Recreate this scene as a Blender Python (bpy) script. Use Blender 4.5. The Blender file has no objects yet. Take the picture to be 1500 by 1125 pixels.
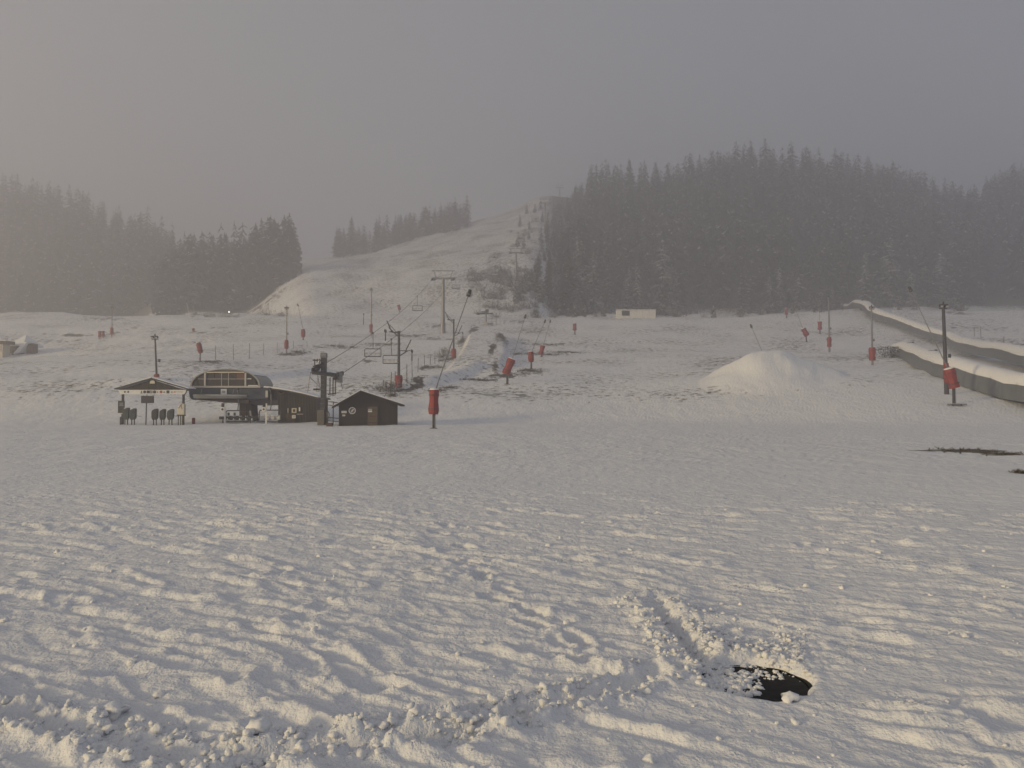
import bpy, math, random
import numpy as np
from mathutils import Vector, Matrix
R = math.radians
sc = bpy.context.scene
COL = sc.collection

# ------------------------------------------------------------------ camera
F = 1083.0; CX, CY = 750.0, 562.5; CAMZ = 1.6; PITCH = math.atan(34.5 / F)
cam_d = bpy.data.cameras.new('camera'); cam = bpy.data.objects.new('camera', cam_d); COL.objects.link(cam)
cam_d.sensor_width = 36; cam_d.lens = F / 1500 * 36
cam_d.clip_start = 0.05; cam_d.clip_end = 3000
cam.location = (0, 0, CAMZ); cam.rotation_euler = (math.pi / 2 + PITCH, 0, 0)
sc.camera = cam

# ------------------------------------------------------------------ sky, sun, exposure
SUN_EL = R(10.5); SUN_FROM = (-0.86, -0.51)           # the light comes from behind, left
world = bpy.data.worlds.new('World'); sc.world = world; world.use_nodes = True
nt = world.node_tree; nt.nodes.clear()
wo = nt.nodes.new('ShaderNodeOutputWorld'); bg = nt.nodes.new('ShaderNodeBackground')
sky = nt.nodes.new('ShaderNodeTexSky'); sky.sky_type = 'NISHITA'; sky.sun_disc = False
sky.sun_elevation = SUN_EL; sky.sun_rotation = math.atan2(SUN_FROM[0], SUN_FROM[1])
sky.air_density = 1.5; sky.dust_density = 3.0
bw = nt.nodes.new('ShaderNodeMix'); bw.data_type = 'RGBA'; bw.inputs[0].default_value = 0.94
# overcast dusk: the cloud is a little brighter and warmer on the side of the last light, bluer away from it
wt = nt.nodes.new('ShaderNodeTexCoord'); wd = nt.nodes.new('ShaderNodeVectorMath'); wd.operation = 'DOT_PRODUCT'
wd.inputs[1].default_value = (0.92, 0.05, 0.0); nt.links.new(wt.outputs['Generated'], wd.inputs[0])
wr_ = nt.nodes.new('ShaderNodeMapRange'); wr_.inputs['From Min'].default_value = -0.9; wr_.inputs['From Max'].default_value = 0.9
nt.links.new(wd.outputs['Value'], wr_.inputs[0])
wc = nt.nodes.new('ShaderNodeMix'); wc.data_type = 'RGBA'
wc.inputs[6].default_value = (3.0, 2.93, 2.95, 1); wc.inputs[7].default_value = (2.0, 2.2, 2.65, 1)
nt.links.new(wr_.outputs[0], wc.inputs[0])
wz = nt.nodes.new('ShaderNodeSeparateXYZ'); nt.links.new(wt.outputs['Generated'], wz.inputs[0])
wm = nt.nodes.new('ShaderNodeMapRange'); wm.inputs['To Min'].default_value = 1.12; wm.inputs['To Max'].default_value = 0.6
nt.links.new(wz.outputs['Z'], wm.inputs[0])
ws = nt.nodes.new('ShaderNodeVectorMath'); ws.operation = 'SCALE'; nt.links.new(wc.outputs[2], ws.inputs[0]); nt.links.new(wm.outputs[0], ws.inputs['Scale'])
nt.links.new(ws.outputs[0], bw.inputs[7])
nt.links.new(sky.outputs[0], bw.inputs[6]); nt.links.new(bw.outputs[2], bg.inputs[0])
bg.inputs[1].default_value = 0.142
nt.links.new(bg.outputs[0], wo.inputs[0])
sun_d = bpy.data.lights.new('sun', 'SUN'); sun = bpy.data.objects.new('sun', sun_d); COL.objects.link(sun)
sun_d.energy = 2.05; sun_d.angle = R(6.0); sun_d.color = (1.0, 0.77, 0.40)
ld = Vector((-SUN_FROM[0] * math.cos(SUN_EL), -SUN_FROM[1] * math.cos(SUN_EL), -math.sin(SUN_EL)))
sun.rotation_euler = ld.to_track_quat('-Z', 'Y').to_euler()
vs = sc.view_settings; vs.view_transform = 'Standard'; vs.look = 'None'; vs.exposure = 0.0; vs.gamma = 1.0
vs.use_curve_mapping = False
cy = sc.cycles; cy.max_bounces = 6; cy.diffuse_bounces = 3; cy.volume_bounces = 3; cy.glossy_bounces = 2
cy.transmission_bounces = 3; cy.use_denoising = True

# ------------------------------------------------------------------ noise
def _h(ix, iy, seed):
    n = (ix.astype(np.int64) * 374761393 + iy.astype(np.int64) * 668265263 + seed * 974711) & 0x7fffffff
    n = ((n ^ (n >> 13)) * 1274126177) & 0x7fffffff
    return ((n ^ (n >> 16)) & 0xffff) / 65535.0 * 2 * math.pi
def perlin(x, y, seed=0):
    x = np.asarray(x, float); y = np.asarray(y, float)
    ix = np.floor(x); iy = np.floor(y); fx = x - ix; fy = y - iy
    u = fx * fx * fx * (fx * (fx * 6 - 15) + 10); v = fy * fy * fy * (fy * (fy * 6 - 15) + 10)
    def g(dx, dy):
        a = _h(ix + dx, iy + dy, seed); return np.cos(a) * (fx - dx) + np.sin(a) * (fy - dy)
    return ((g(0, 0) * (1 - u) + g(1, 0) * u) * (1 - v) + (g(0, 1) * (1 - u) + g(1, 1) * u) * v) * 1.5
def sstep(x, a, b):
    t = np.clip((np.asarray(x, float) - a) / (b - a), 0, 1); return t * t * (3 - 2 * t)
def polydist(x, y, pts):
    best = np.full(np.shape(x), 1e9); side = np.zeros(np.shape(x)); tt = np.zeros(np.shape(x)); L = 0.0
    for (ax, ay), (bx_, by_) in zip(pts[:-1], pts[1:]):
        dx, dy = bx_ - ax, by_ - ay; l2 = dx * dx + dy * dy + 1e-12; l = math.sqrt(l2)
        t = np.clip(((x - ax) * dx + (y - ay) * dy) / l2, 0, 1)
        d = np.hypot(x - ax - t * dx, y - ay - t * dy)
        m = d < best; best = np.where(m, d, best)
        side = np.where(m, np.sign((x - ax) * dy - (y - ay) * dx), side)
        tt = np.where(m, L + t * l, tt); L += l
    return best, side, tt, L

# ------------------------------------------------------------------ terrain
PY = [0, 58, 66, 74, 84, 98, 125, 155, 180, 200, 218, 232, 245, 330, 1000]
PZ = [0, 0, 0.0, 0.15, 1.9, 4.6, 8.3, 13.0, 18.0, 22.2, 26.6, 30.0, 31.8, 42.4, 42.6]
HU = [-400, 0, 120, 230, 330, 430, 520, 680, 750, 800, 850, 1000, 1100, 1180, 1290, 1350, 1400, 1440, 1500, 1900]
HV = [300, 300, 325, 372, 385, 380, 370, 326, 306, 280, 290, 273, 254, 262, 282, 299, 318, 312, 288, 280]   # skyline of the bare ground
RIDGE_Y = 560.0
SPINE = []          # snow ramps etc: (polyline, width, height)
MOUNDS = []
_ky = np.linspace(0, 1000, 2001)
_kz = np.interp(_ky, PY, PZ)
_k = np.ones(13) / 13; _kz = np.convolve(np.pad(_kz, 6, mode='edge'), _k, 'valid')
_hu = np.linspace(-400, 1900, 461); _hz = np.interp(_hu, HU, [(597.0 - v) / F * RIDGE_Y + 1.6 for v in HV])
_k2 = np.hanning(17); _k2 /= _k2.sum(); _hz = np.convolve(np.pad(_hz, 8, mode='edge'), _k2, 'valid')

def hmac(x, y):
    x = np.asarray(x, float); y = np.asarray(y, float)
    sh = 11 * sstep(x, 12, 42) * (1 - sstep(y, 105, 160))
    z = np.interp(y + sh, _ky, _kz)
    z = z + 1.3 * sstep(y, 150, 235) * sstep(x / np.maximum(y, 1), 0.28, 0.5) * 1.6
    # left bank
    z = z + 1.1 * sstep(-x, 34, 52) * sstep(y, 78, 90) * (1 - sstep(y, 150, 200))
    # mountain behind
    u = CX + F * x / np.maximum(y, 30)
    h = np.interp(u, _hu, _hz) - 42.0
    ys = 322 + 78 * (1 - sstep(u, 170, 290)) - 84 * sstep(u, 345, 465) * (1 - sstep(u, 770, 880))
    q = np.clip((y - ys) / (RIDGE_Y - ys), 0, 2.0)
    rise = np.where(q < 1, q ** 1.1, 1.0)
    rise = rise - 0.12 * sstep(q, 0.92, 1.5)
    z = z + h * rise
    # undulation
    amp = sstep(y, 66, 95)
    z = z + amp * (0.55 * perlin(x / 26, y / 26, 3) + 0.22 * perlin(x / 9, y / 9, 5))
    z = z + sstep(y, 240, 270) * (2.2 * perlin(x / 40, y / 40, 8) + 0.8 * perlin(x / 13, y / 13, 9))
    z = z + 0.05 * perlin(x / 6, y / 6, 11) * (1 - amp)
    for pts, w, hgt, flat in SPINE:
        d, s, t, L = polydist(x, y, pts)
        z = z + hgt * (1 - sstep(d, w * flat, w)) * sstep(t, 0, 0.35 * L + 0.01)
    for (mx, my, rx, ry, hgt, sharp) in MOUNDS:
        dx = (x - mx) / rx; dy = (y - my) / ry
        r = np.sqrt(dx * dx + dy * dy + 0.012) + 0.06 * perlin(x / 3.2, y / 3.2, 14) + 0.02 * perlin(x / 0.8, y / 0.8, 15)
        z = z + hgt * np.clip(1 - r, 0, 1) ** sharp * np.where(r < 1, 1, 0)
    return z
def ray(u, v):
    a = (u - CX) / F; b = (CY - v) / F
    return np.array([a, math.cos(PITCH) - math.sin(PITCH) * b, math.sin(PITCH) + math.cos(PITCH) * b])
def gp(u, v, ymin=2.0, ymax=600.0):
    """the point of the ground seen at a pixel"""
    d = ray(u, v); ys = np.exp(np.linspace(math.log(ymin), math.log(ymax), 6000))
    t = ys / d[1]; gz = hmac(t * d[0], ys); rz = CAMZ + t * d[2]
    k = np.argmax(rz <= gz)
    if rz[k] > gz[k]: k = len(ys) - 1
    return Vector((t[k] * d[0], ys[k], float(gz[k])))
def at(u, v, Y):
    d = ray(u, v); t = Y / d[1]; return Vector((t * d[0], Y, CAMZ + t * d[2]))
def gz(x, y): return float(hmac(x, y))
def gx(u, Y):                                   # ground point on a pixel column at distance Y
    x = (u - CX) / F * Y; return Vector((x, Y, gz(x, Y)))

# snow pile of the snow guns and the snow ramp under the conveyor head
MOUNDS.append((30.6, 92.0, 7.4, 9.0, 2.2, 1.05))
MOUNDS.append((34.6, 96.5, 9.0, 8.0, 3.2, 0.95))
MOUNDS.append((-115.0, 166.0, 48.0, 40.0, -4.2, 1.0))
SPINE.append(([(-6.5, 108), (-5.4, 140), (-6.2, 178)], 5.2, 1.7, 0.72))
SPINE.append(([(-60, 92), (-48, 95), (-36, 104), (-31, 118)], 3.2, 0.9, 0.1))
SPINE.append(([(-24, 92), (-12, 100), (-6, 118)], 2.6, 1.0, 0.2))

# ------------------------------------------------------------------ materials
MATS = {}
def mat(name, col, rough=0.7, metal=0.0, var=0.25, scale=6.0, bump=0.0, emit=None):
    if name in MATS: return MATS[name]
    m = bpy.data.materials.new(name); m.use_nodes = True; n = m.node_tree
    b = n.nodes['Principled BSDF']
    b.inputs['Roughness'].default_value = rough; b.inputs['Metallic'].default_value = metal
    tc = n.nodes.new('ShaderNodeTexCoord'); nz = n.nodes.new('ShaderNodeTexNoise')
    nz.inputs['Scale'].default_value = scale; nz.inputs['Detail'].default_value = 6
    n.links.new(tc.outputs['Object'], nz.inputs['Vector'])
    mx = n.nodes.new('ShaderNodeMix'); mx.data_type = 'RGBA'
    mx.inputs[6].default_value = tuple(c * (1 - var) for c in col) + (1,)
    mx.inputs[7].default_value = tuple(min(1, c * (1 + var)) for c in col) + (1,)
    n.links.new(nz.outputs[0], mx.inputs[0]); n.links.new(mx.outputs[2], b.inputs['Base Color'])
    if bump:
        bp = n.nodes.new('ShaderNodeBump'); bp.inputs['Strength'].default_value = 1; bp.inputs['Distance'].default_value = bump
        n.links.new(nz.outputs[0], bp.inputs['Height']); n.links.new(bp.outputs[0], b.inputs['Normal'])
    if emit:
        b.inputs['Emission Color'].default_value = emit[:3] + (1,); b.inputs['Emission Strength'].default_value = emit[3]
    MATS[name] = m; return m

def ground_mat():
    m = bpy.data.materials.new('trodden_snow'); m.use_nodes = True; n = m.node_tree; L = n.links
    b = n.nodes['Principled BSDF']; b.inputs['Roughness'].default_value = 0.62
    b.inputs['Specular IOR Level'].default_value = 0.25
    tc = n.nodes.new('ShaderNodeTexCoord')
    def noise(scale, detail=6, rough=0.55, sc3=None):
        nz = n.nodes.new('ShaderNodeTexNoise'); nz.inputs['Scale'].default_value = scale
        nz.inputs['Detail'].default_value = detail; nz.inputs['Roughness'].default_value = rough
        if sc3:
            mp = n.nodes.new('ShaderNodeMapping'); mp.inputs['Scale'].default_value = sc3
            L.new(tc.outputs['Object'], mp.inputs[0]); L.new(mp.outputs[0], nz.inputs['Vector'])
        else: L.new(tc.outputs['Object'], nz.inputs['Vector'])
        return nz.outputs[0]
    def math_(op, a, bb, c=None):
        k = n.nodes.new('ShaderNodeMath'); k.operation = op
        for i, s in enumerate((a, bb, c)):
            if s is None: continue
            if isinstance(s, (int, float)): k.inputs[i].default_value = s
            else: L.new(s, k.inputs[i])
        return k.outputs[0]
    at_ = n.nodes.new('ShaderNodeAttribute'); at_.attribute_name = 'bare'
    nb = noise(1.1, 9, 0.72)
    k = math_('MULTIPLY_ADD', nb, 1.9, -0.95)
    s = math_('ADD', at_.outputs['Fac'], k)
    rmp = n.nodes.new('ShaderNodeMapRange'); rmp.interpolation_type = 'SMOOTHSTEP'
    rmp.inputs['From Min'].default_value = 0.42; rmp.inputs['From Max'].default_value = 0.72
    L.new(s, rmp.inputs[0])
    sn = n.nodes.new('ShaderNodeMix'); sn.data_type = 'RGBA'
    sn.inputs[6].default_value = (0.72, 0.74, 0.78, 1); sn.inputs[7].default_value = (0.86, 0.87, 0.89, 1)
    L.new(noise(0.35, 8, 0.65), sn.inputs[0])
    gr = n.nodes.new('ShaderNodeMix'); gr.data_type = 'RGBA'
    gr.inputs[6].default_value = (0.045, 0.038, 0.03, 1); gr.inputs[7].default_value = (0.16, 0.14, 0.105, 1)
    L.new(noise(3.0, 8, 0.7), gr.inputs[0])
    mx = n.nodes.new('ShaderNodeMix'); mx.data_type = 'RGBA'
    L.new(rmp.outputs[0], mx.inputs[0]); L.new(sn.outputs[2], mx.inputs[6]); L.new(gr.outputs[2], mx.inputs[7])
    L.new(mx.outputs[2], b.inputs['Base Color'])
    # relief: grains, small lumps, ski tracks further off
    b1 = n.nodes.new('ShaderNodeBump'); b1.inputs['Strength'].default_value = 0.55; b1.inputs['Distance'].default_value = 0.012
    L.new(noise(38, 5, 0.6), b1.inputs['Height'])
    b2 = n.nodes.new('ShaderNodeBump'); b2.inputs['Strength'].default_value = 0.9; b2.inputs['Distance'].default_value = 0.06
    L.new(noise(7, 5, 0.6), b2.inputs['Height']); L.new(b1.outputs[0], b2.inputs['Normal'])
    b3 = n.nodes.new('ShaderNodeBump'); b3.inputs['Strength'].default_value = 0.8; b3.inputs['Distance'].default_value = 0.32
    at2 = n.nodes.new('ShaderNodeAttribute'); at2.attribute_name = 'rough_far'
    L.new(math_('MULTIPLY', noise(1.0, 6, 0.62, (1.0, 0.6, 1.0)), at2.outputs['Fac']), b3.inputs['Height'])
    L.new(b2.outputs[0], b3.inputs['Normal'])
    wv = n.nodes.new('ShaderNodeTexWave'); wv.inputs['Scale'].default_value = 0.75; wv.inputs['Distortion'].default_value = 16.0
    wv.inputs['Detail'].default_value = 4; wv.inputs['Detail Scale'].default_value = 0.6
    mp = n.nodes.new('ShaderNodeMapping'); mp.inputs['Rotation'].default_value = (0, 0, 0.55); L.new(tc.outputs['Object'], mp.inputs[0]); L.new(mp.outputs[0], wv.inputs['Vector'])
    b4 = n.nodes.new('ShaderNodeBump'); b4.inputs['Strength'].default_value = 0.45; b4.inputs['Distance'].default_value = 0.05
    L.new(math_('MULTIPLY', wv.outputs['Fac'], at2.outputs['Fac']), b4.inputs['Height']); L.new(b3.outputs[0], b4.inputs['Normal'])
    L.new(b4.outputs[0], b.inputs['Normal'])
    return m

def crown_mat(name, dark, light):
    m = bpy.data.materials.new(name); m.use_nodes = True; n = m.node_tree; L = n.links
    b = n.nodes['Principled BSDF']; b.inputs['Roughness'].default_value = 0.85
    b.inputs['Specular IOR Level'].default_value = 0.1
    a = n.nodes.new('ShaderNodeAttribute'); a.attribute_name = 'snow'
    tc = n.nodes.new('ShaderNodeTexCoord'); nz = n.nodes.new('ShaderNodeTexNoise'); nz.inputs['Scale'].default_value = 1.3
    L.new(tc.outputs['Object'], nz.inputs['Vector'])
    g = n.nodes.new('ShaderNodeMix'); g.data_type = 'RGBA'; g.inputs[6].default_value = dark + (1,); g.inputs[7].default_value = light + (1,)
    L.new(nz.outputs[0], g.inputs[0])
    mx = n.nodes.new('ShaderNodeMix'); mx.data_type = 'RGBA'; mx.inputs[7].default_value = (0.75, 0.77, 0.8, 1)
    L.new(a.outputs['Fac'], mx.inputs[0]); L.new(g.outputs[2], mx.inputs[6]); L.new(mx.outputs[2], b.inputs['Base Color'])
    return m
def plank_mat(name, col, w=0.14, axis=0):
    m = bpy.data.materials.new(name); m.use_nodes = True; n = m.node_tree; L = n.links
    b = n.nodes['Principled BSDF']; b.inputs['Roughness'].default_value = 0.85
    tc = n.nodes.new('ShaderNodeTexCoord'); mp = n.nodes.new('ShaderNodeMapping')
    s = [9.0, 9.0, 9.0]; s[axis] = 0.8; mp.inputs['Scale'].default_value = s
    nz = n.nodes.new('ShaderNodeTexNoise'); nz.inputs['Scale'].default_value = 1.6; nz.inputs['Detail'].default_value = 8
    L.new(tc.outputs['Object'], mp.inputs[0]); L.new(mp.outputs[0], nz.inputs['Vector'])
    oi = n.nodes.new('ShaderNodeObjectInfo')
    ad = n.nodes.new('ShaderNodeMath'); ad.operation = 'MULTIPLY_ADD'; ad.inputs[1].default_value = 0.5
    L.new(oi.outputs['Random'], ad.inputs[0]); L.new(nz.outputs[0], ad.inputs[2])
    mx = n.nodes.new('ShaderNodeMix'); mx.data_type = 'RGBA'
    mx.inputs[6].default_value = tuple(c * 0.6 for c in col) + (1,); mx.inputs[7].default_value = tuple(c * 1.35 for c in col) + (1,)
    L.new(ad.outputs[0], mx.inputs[0]); L.new(mx.outputs[2], b.inputs['Base Color'])
    MATS[name] = m; return m

SNOW = mat('settled_snow', (0.8, 0.81, 0.83), 0.65, 0, 0.06, 3.0, 0.03)
CLOD = mat('snow_clod', (0.8, 0.81, 0.83), 0.65, 0, 0.05, 30.0, 0.012)
STEEL = mat('galvanised_steel', (0.22, 0.22, 0.23), 0.5, 0.6, 0.25)
DARK = mat('dark_steel', (0.055, 0.055, 0.06), 0.6, 0.3, 0.3)
BLACK = mat('black_plastic', (0.018, 0.02, 0.022), 0.45, 0, 0.3)
GREENB = mat('dark_green_shell', (0.035, 0.05, 0.05), 0.4, 0, 0.2)
RED = mat('red_padding', (0.24, 0.026, 0.02), 0.65, 0, 0.28, 2.5, 0.02)
WHITE = mat('white_paint', (0.72, 0.71, 0.68), 0.55, 0, 0.08)
CREAM = mat('cream_paint', (0.6, 0.55, 0.45), 0.55, 0, 0.1)
BEIGE = mat('pale_grey_trim', (0.45, 0.43, 0.4), 0.5, 0.1, 0.12)
BLUEG = mat('slate_blue_cladding', (0.045, 0.055, 0.075), 0.45, 0.1, 0.15)
GLASS = mat('brown_tinted_glass', (0.05, 0.038, 0.028), 0.15, 0, 0.4, 0.8)
CHROME = mat('pale_fascia_metal', (0.5, 0.47, 0.4), 0.28, 0.6, 0.15)
BROWN = plank_mat('brown_wood', (0.07, 0.043, 0.028), axis=2)
WOOD = plank_mat('dark_weathered_wood', (0.034, 0.027, 0.022), axis=0)
WOODV = plank_mat('dark_weathered_wood_upright', (0.034, 0.028, 0.023), axis=2)
CONC = mat('concrete', (0.13, 0.12, 0.11), 0.9, 0, 0.25, 5, 0.02)
TUN = mat('grey_tunnel_sheet', (0.13, 0.14, 0.15), 0.4, 0, 0.35, 1.2)
RUB = mat('wet_black_iron', (0.008, 0.008, 0.009), 0.55, 0.0, 0.4, 14, 0.006)
RUB.node_tree.nodes['Principled BSDF'].inputs['Specular IOR Level'].default_value = 0.12
BARK = mat('bark', (0.05, 0.04, 0.033), 0.9, 0, 0.3)
REDM = mat('red_mark', (0.5, 0.09, 0.06), 0.6, 0, 0.1)
INK = mat('dark_print', (0.03, 0.03, 0.035), 0.6, 0, 0.1)
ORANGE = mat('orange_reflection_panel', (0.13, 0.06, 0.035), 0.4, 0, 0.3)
LAMP = mat('lit_lamp', (0.9, 0.9, 0.85), 0.4, 0, 0.0, emit=(1.0, 0.95, 0.85, 12.0))
NEEDLE = crown_mat('conifer_needles', (0.012, 0.018, 0.015), (0.035, 0.045, 0.036))
TWIG = crown_mat('bare_twigs', (0.045, 0.035, 0.028), (0.09, 0.072, 0.058))

# ------------------------------------------------------------------ mesh building
class MB:
    def __init__(s): s.v = []; s.f = []
    def add(s, vs, fs):
        o = len(s.v); s.v += [tuple(p) for p in vs]; s.f += [tuple(i + o for i in f) for f in fs]; return s
    def box(s, c, d, m=None, bev=0.0):
        x, y, z = (k / 2 for k in d); vs = [Vector((a * x, b * y, e * z)) for a in (-1, 1) for b in (-1, 1) for e in (-1, 1)]
        if m: vs = [m @ p for p in vs]
        return s.add([p + Vector(c) for p in vs], [(0, 1, 3, 2), (4, 6, 7, 5), (0, 4, 5, 1), (2, 3, 7, 6), (0, 2, 6, 4), (1, 5, 7, 3)])
    def tube(s, a, b, r, r2=None, n=8, cap=True):
        a = Vector(a); b = Vector(b); r2 = r if r2 is None else r2
        d = (b - a).normalized(); p = d.orthogonal().normalized(); q = d.cross(p); vs = []
        for c, rr in ((a, r), (b, r2)):
            vs += [c + (p * math.cos(2 * math.pi * i / n) + q * math.sin(2 * math.pi * i / n)) * rr for i in range(n)]
        fs = [(i, (i + 1) % n, n + (i + 1) % n, n + i) for i in range(n)]
        if cap: fs += [tuple(range(n - 1, -1, -1)), tuple(range(n, 2 * n))]
        return s.add(vs, fs)
    def path(s, pts, r, n=5):
        for a, b in zip(pts[:-1], pts[1:]): s.tube(a, b, r, n=n)
        return s
    def rings(s, rings, cap=True):
        n = len(rings[0]); vs = [p for r_ in rings for p in r_]; fs = []
        for k in range(len(rings) - 1):
            for i in range(n): fs.append((k * n + i, k * n + (i + 1) % n, (k + 1) * n + (i + 1) % n, (k + 1) * n + i))
        if cap: fs += [tuple(range(n - 1, -1, -1)), tuple(range((len(rings) - 1) * n, len(rings) * n))]
        return s.add(vs, fs)
    def prism(s, prof, y0, y1):                   # profile in x,z extruded along y
        n = len(prof); vs = [(x, y0, z) for x, z in prof] + [(x, y1, z) for x, z in prof]
        return s.add(vs, [(i, (i + 1) % n, n + (i + 1) % n, n + i) for i in range(n)] + [tuple(range(n - 1, -1, -1)), tuple(range(n, 2 * n))])
    def mesh(s, name, m):
        me = bpy.data.meshes.new(name); me.from_pydata(s.v, [], s.f); me.materials.append(m); me.update(); return me
    def build(s, name, m, parent=None, smooth=False, bevel=0.0):
        me = s.mesh(name, m)
        if smooth: me.polygons.foreach_set('use_smooth', [True] * len(me.polygons))
        o = bpy.data.objects.new(name, me); COL.objects.link(o); o.parent = parent
        if bevel:
            bv = o.modifiers.new('bevel', 'BEVEL'); bv.width = bevel; bv.segments = 2; bv.limit_method = 'ANGLE'
        return o
def tag(o, label=None, cat=None, group=None, kind=None):
    if label: o['label'] = label
    if cat: o['category'] = cat
    if group: o['group'] = group
    if kind: o['kind'] = kind
    return o
def thing(name, loc, label, cat, rz=0.0, group=None):
    o = bpy.data.objects.new(name, None); COL.objects.link(o); o.location = loc; o.rotation_euler.z = rz
    o.empty_display_size = 0.3
    return tag(o, label, cat, group)
def copy_tree(o, parent=None):
    c = o.copy(); COL.objects.link(c); c.parent = parent
    for ch in list(o.children): copy_tree(ch, c)
    return c

# ------------------------------------------------------------------ ground sheet
def flat(u, v):
    p = gp(u, v, 1.5, 60); return (p.x, p.y)
RUT = [flat(*p) for p in ((-90, 1042), (60, 1056), (130, 1078), (200, 1094), (270, 1108), (350, 1108), (430, 1098), (520, 1088), (640, 1076), (700, 1064), (780, 1042), (850, 1026), (905, 1010), (960, 984))]
TRENCH = [flat(*p) for p in ((952, 880), (985, 916), (1012, 946), (1030, 968))]
STEPS = [flat(*p) for p in ((628, 752), (640, 768), (652, 782), (668, 800), (688, 826), (694, 838), (718, 846), (726, 866), (742, 880), (762, 896), (796, 914), (828, 938), (866, 968))]
MH = gp(1106, 991, 2, 20)             # round cover
MHX, MHY = MH.x, MH.y
CHURN = [flat(*p) for p in ((965, 880), (1010, 930), (1070, 960), (1130, 950), (1180, 955))]
def micro(x, y, z0):
    near = (1 - sstep(y, 11, 19)) * 0.92 + 0.08 * (1 - sstep(y, 40, 70))
    a = x * 0.86 - y * 0.51; b = x * 0.51 + y * 0.86
    wa = 0.15 * perlin(x * 0.8, y * 0.8, 21) + 0.055 * perlin(x * 2.6, y * 2.6, 22)
    bb = b + wa; aa = a + 0.3 * perlin(x * 0.5, y * 0.5, 23)
    r1 = 1 - np.abs(perlin(aa * 1.45, bb * 4.3, 31)) * 2.3
    r2 = 1 - np.abs(perlin(aa * 2.6 + 7, bb * 8.0, 32)) * 2.3
    g1 = perlin(aa * 1.2, bb * 5.2, 33)
    msk = 0.35 + 0.65 * sstep(perlin(x * 0.55 + 3, y * 0.55, 35) + 0.25 * perlin(x * 1.7, y * 1.7, 36), -0.28, 0.30)
    # smooth drift to the right of the cover
    dd = np.hypot((x - MHX - 0.75) / 0.75, (y - MHY + 0.08) / 0.35); msk = msk * (0.15 + 0.85 * sstep(dd, 0.6, 1.4))
    m = msk * (0.036 * np.clip(r1, 0, 1) ** 2.6 + 0.014 * np.clip(r2, 0, 1) ** 2.6 + 0.022 * g1)
    m = m + 0.016 * perlin(x * 2.2, y * 2.2, 41) + 0.009 * perlin(x * 5.5, y * 5.5, 42) * (0.4 + msk) + 0.004 * perlin(x * 15, y * 15, 45)
    lum = np.clip(perlin(x * 9, y * 9, 43), 0, 1) ** 2
    m = m + 0.016 * lum * sstep(perlin(x * 1.1, y * 1.1, 44), 0.0, 0.5)
    m = m * 0.62
    z = near * m
    rg = random.Random(17)
    if np.size(x) > 0 and np.min(y) < 15:
        sel = np.nonzero((y > 1.5) & (y < 15))[0]; xs_, ys_ = x[sel], y[sel]; add = np.zeros(len(sel)); order = np.argsort(ys_); yo = ys_[order]
        wv = 0.05 * perlin(xs_ * 1.6, ys_ * 1.6, 111) + 0.016 * perlin(xs_ * 5, ys_ * 5, 112)
        ed = 0.75 + 0.5 * perlin(xs_ * 9, ys_ * 9, 113)
        for i in range(560):
            cy_ = 2.2 + 11.5 * rg.random() ** 1.25; cx_ = rg.uniform(-.85, .85) * (cy_ + .6)
            an = math.atan2(-.51, .86) + rg.gauss(0, .13); ln = rg.uniform(.14, .55) * (1 + .04 * cy_); wd_ = rg.uniform(.022, .055) * (1 + .05 * cy_); hg = rg.uniform(.010, .034) * (.75 + .03 * cy_)
            if math.hypot((cx_ - MHX - .75) / .75, (cy_ - MHY + .08) / .35) < 1.1 or math.hypot(cx_ - MHX, cy_ - MHY) < .5: continue
            R_ = ln * 1.15 + .1; lo, hi = np.searchsorted(yo, (cy_ - R_, cy_ + R_)); k = order[lo:hi]; k = k[np.abs(xs_[k] - cx_) < R_]
            if not len(k): continue
            ca, sa = math.cos(an), math.sin(an); dx, dy = xs_[k] - cx_, ys_[k] - cy_
            l = dx * ca + dy * sa; w = -dx * sa + dy * ca + wv[k]
            en = (1 - sstep(np.abs(l), ln * .55, ln)) * ed[k]
            ramp = np.where(w < 0, np.exp(-(w / (wd_ * .7)) ** 2), np.exp(-(w / (wd_ * 2.0)) ** 2))
            add[k] += hg * en * (ramp - 0.75 * np.exp(-((w + wd_ * 1.5) / (wd_ * .62)) ** 2))
        z[sel] += add * (1 - sstep(ys_, 10, 15))
    nearb = y < 14
    # the wheel rut across the foreground
    d, s, t, L = polydist(x, y, RUT)
    lump = 0.6 + 1.0 * perlin(x * 8, y * 8, 51) + 0.7 * perlin(x * 17, y * 17, 52) + 0.4 * perlin(x * 34, y * 34, 53)
    fade = (0.55 + 0.45 * np.cos(t * 2.1)) * (1 - 0.45 * sstep(t, 2.2, 4.0))
    rut = -0.085 * np.exp(-(d / 0.05) ** 2) * (0.6 + 0.4 * fade) + (0.046 * np.exp(-((d - 0.115) / 0.045) ** 2) + 0.014 * np.exp(-((d - 0.19) / 0.07) ** 2)) * lump * (0.7 + 0.4 * fade)
    z = z + np.where(nearb, rut, 0)
    d, s, t, L = polydist(x, y, TRENCH)
    z = z + np.where(nearb, -0.10 * np.exp(-(d / 0.055) ** 2) * sstep(t, 0, 0.2) + 0.035 * np.exp(-((d - 0.16) / 0.08) ** 2) * lump, 0)
    d, s, t, L = polydist(x, y, CHURN)
    ch = np.exp(-(d / 0.34) ** 2)
    z = z + np.where(nearb, ch * (0.022 * perlin(x * 11, y * 11, 61) + 0.016 * perlin(x * 24, y * 24, 62) + 0.012), 0)
    rng = random.Random(5)
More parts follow.
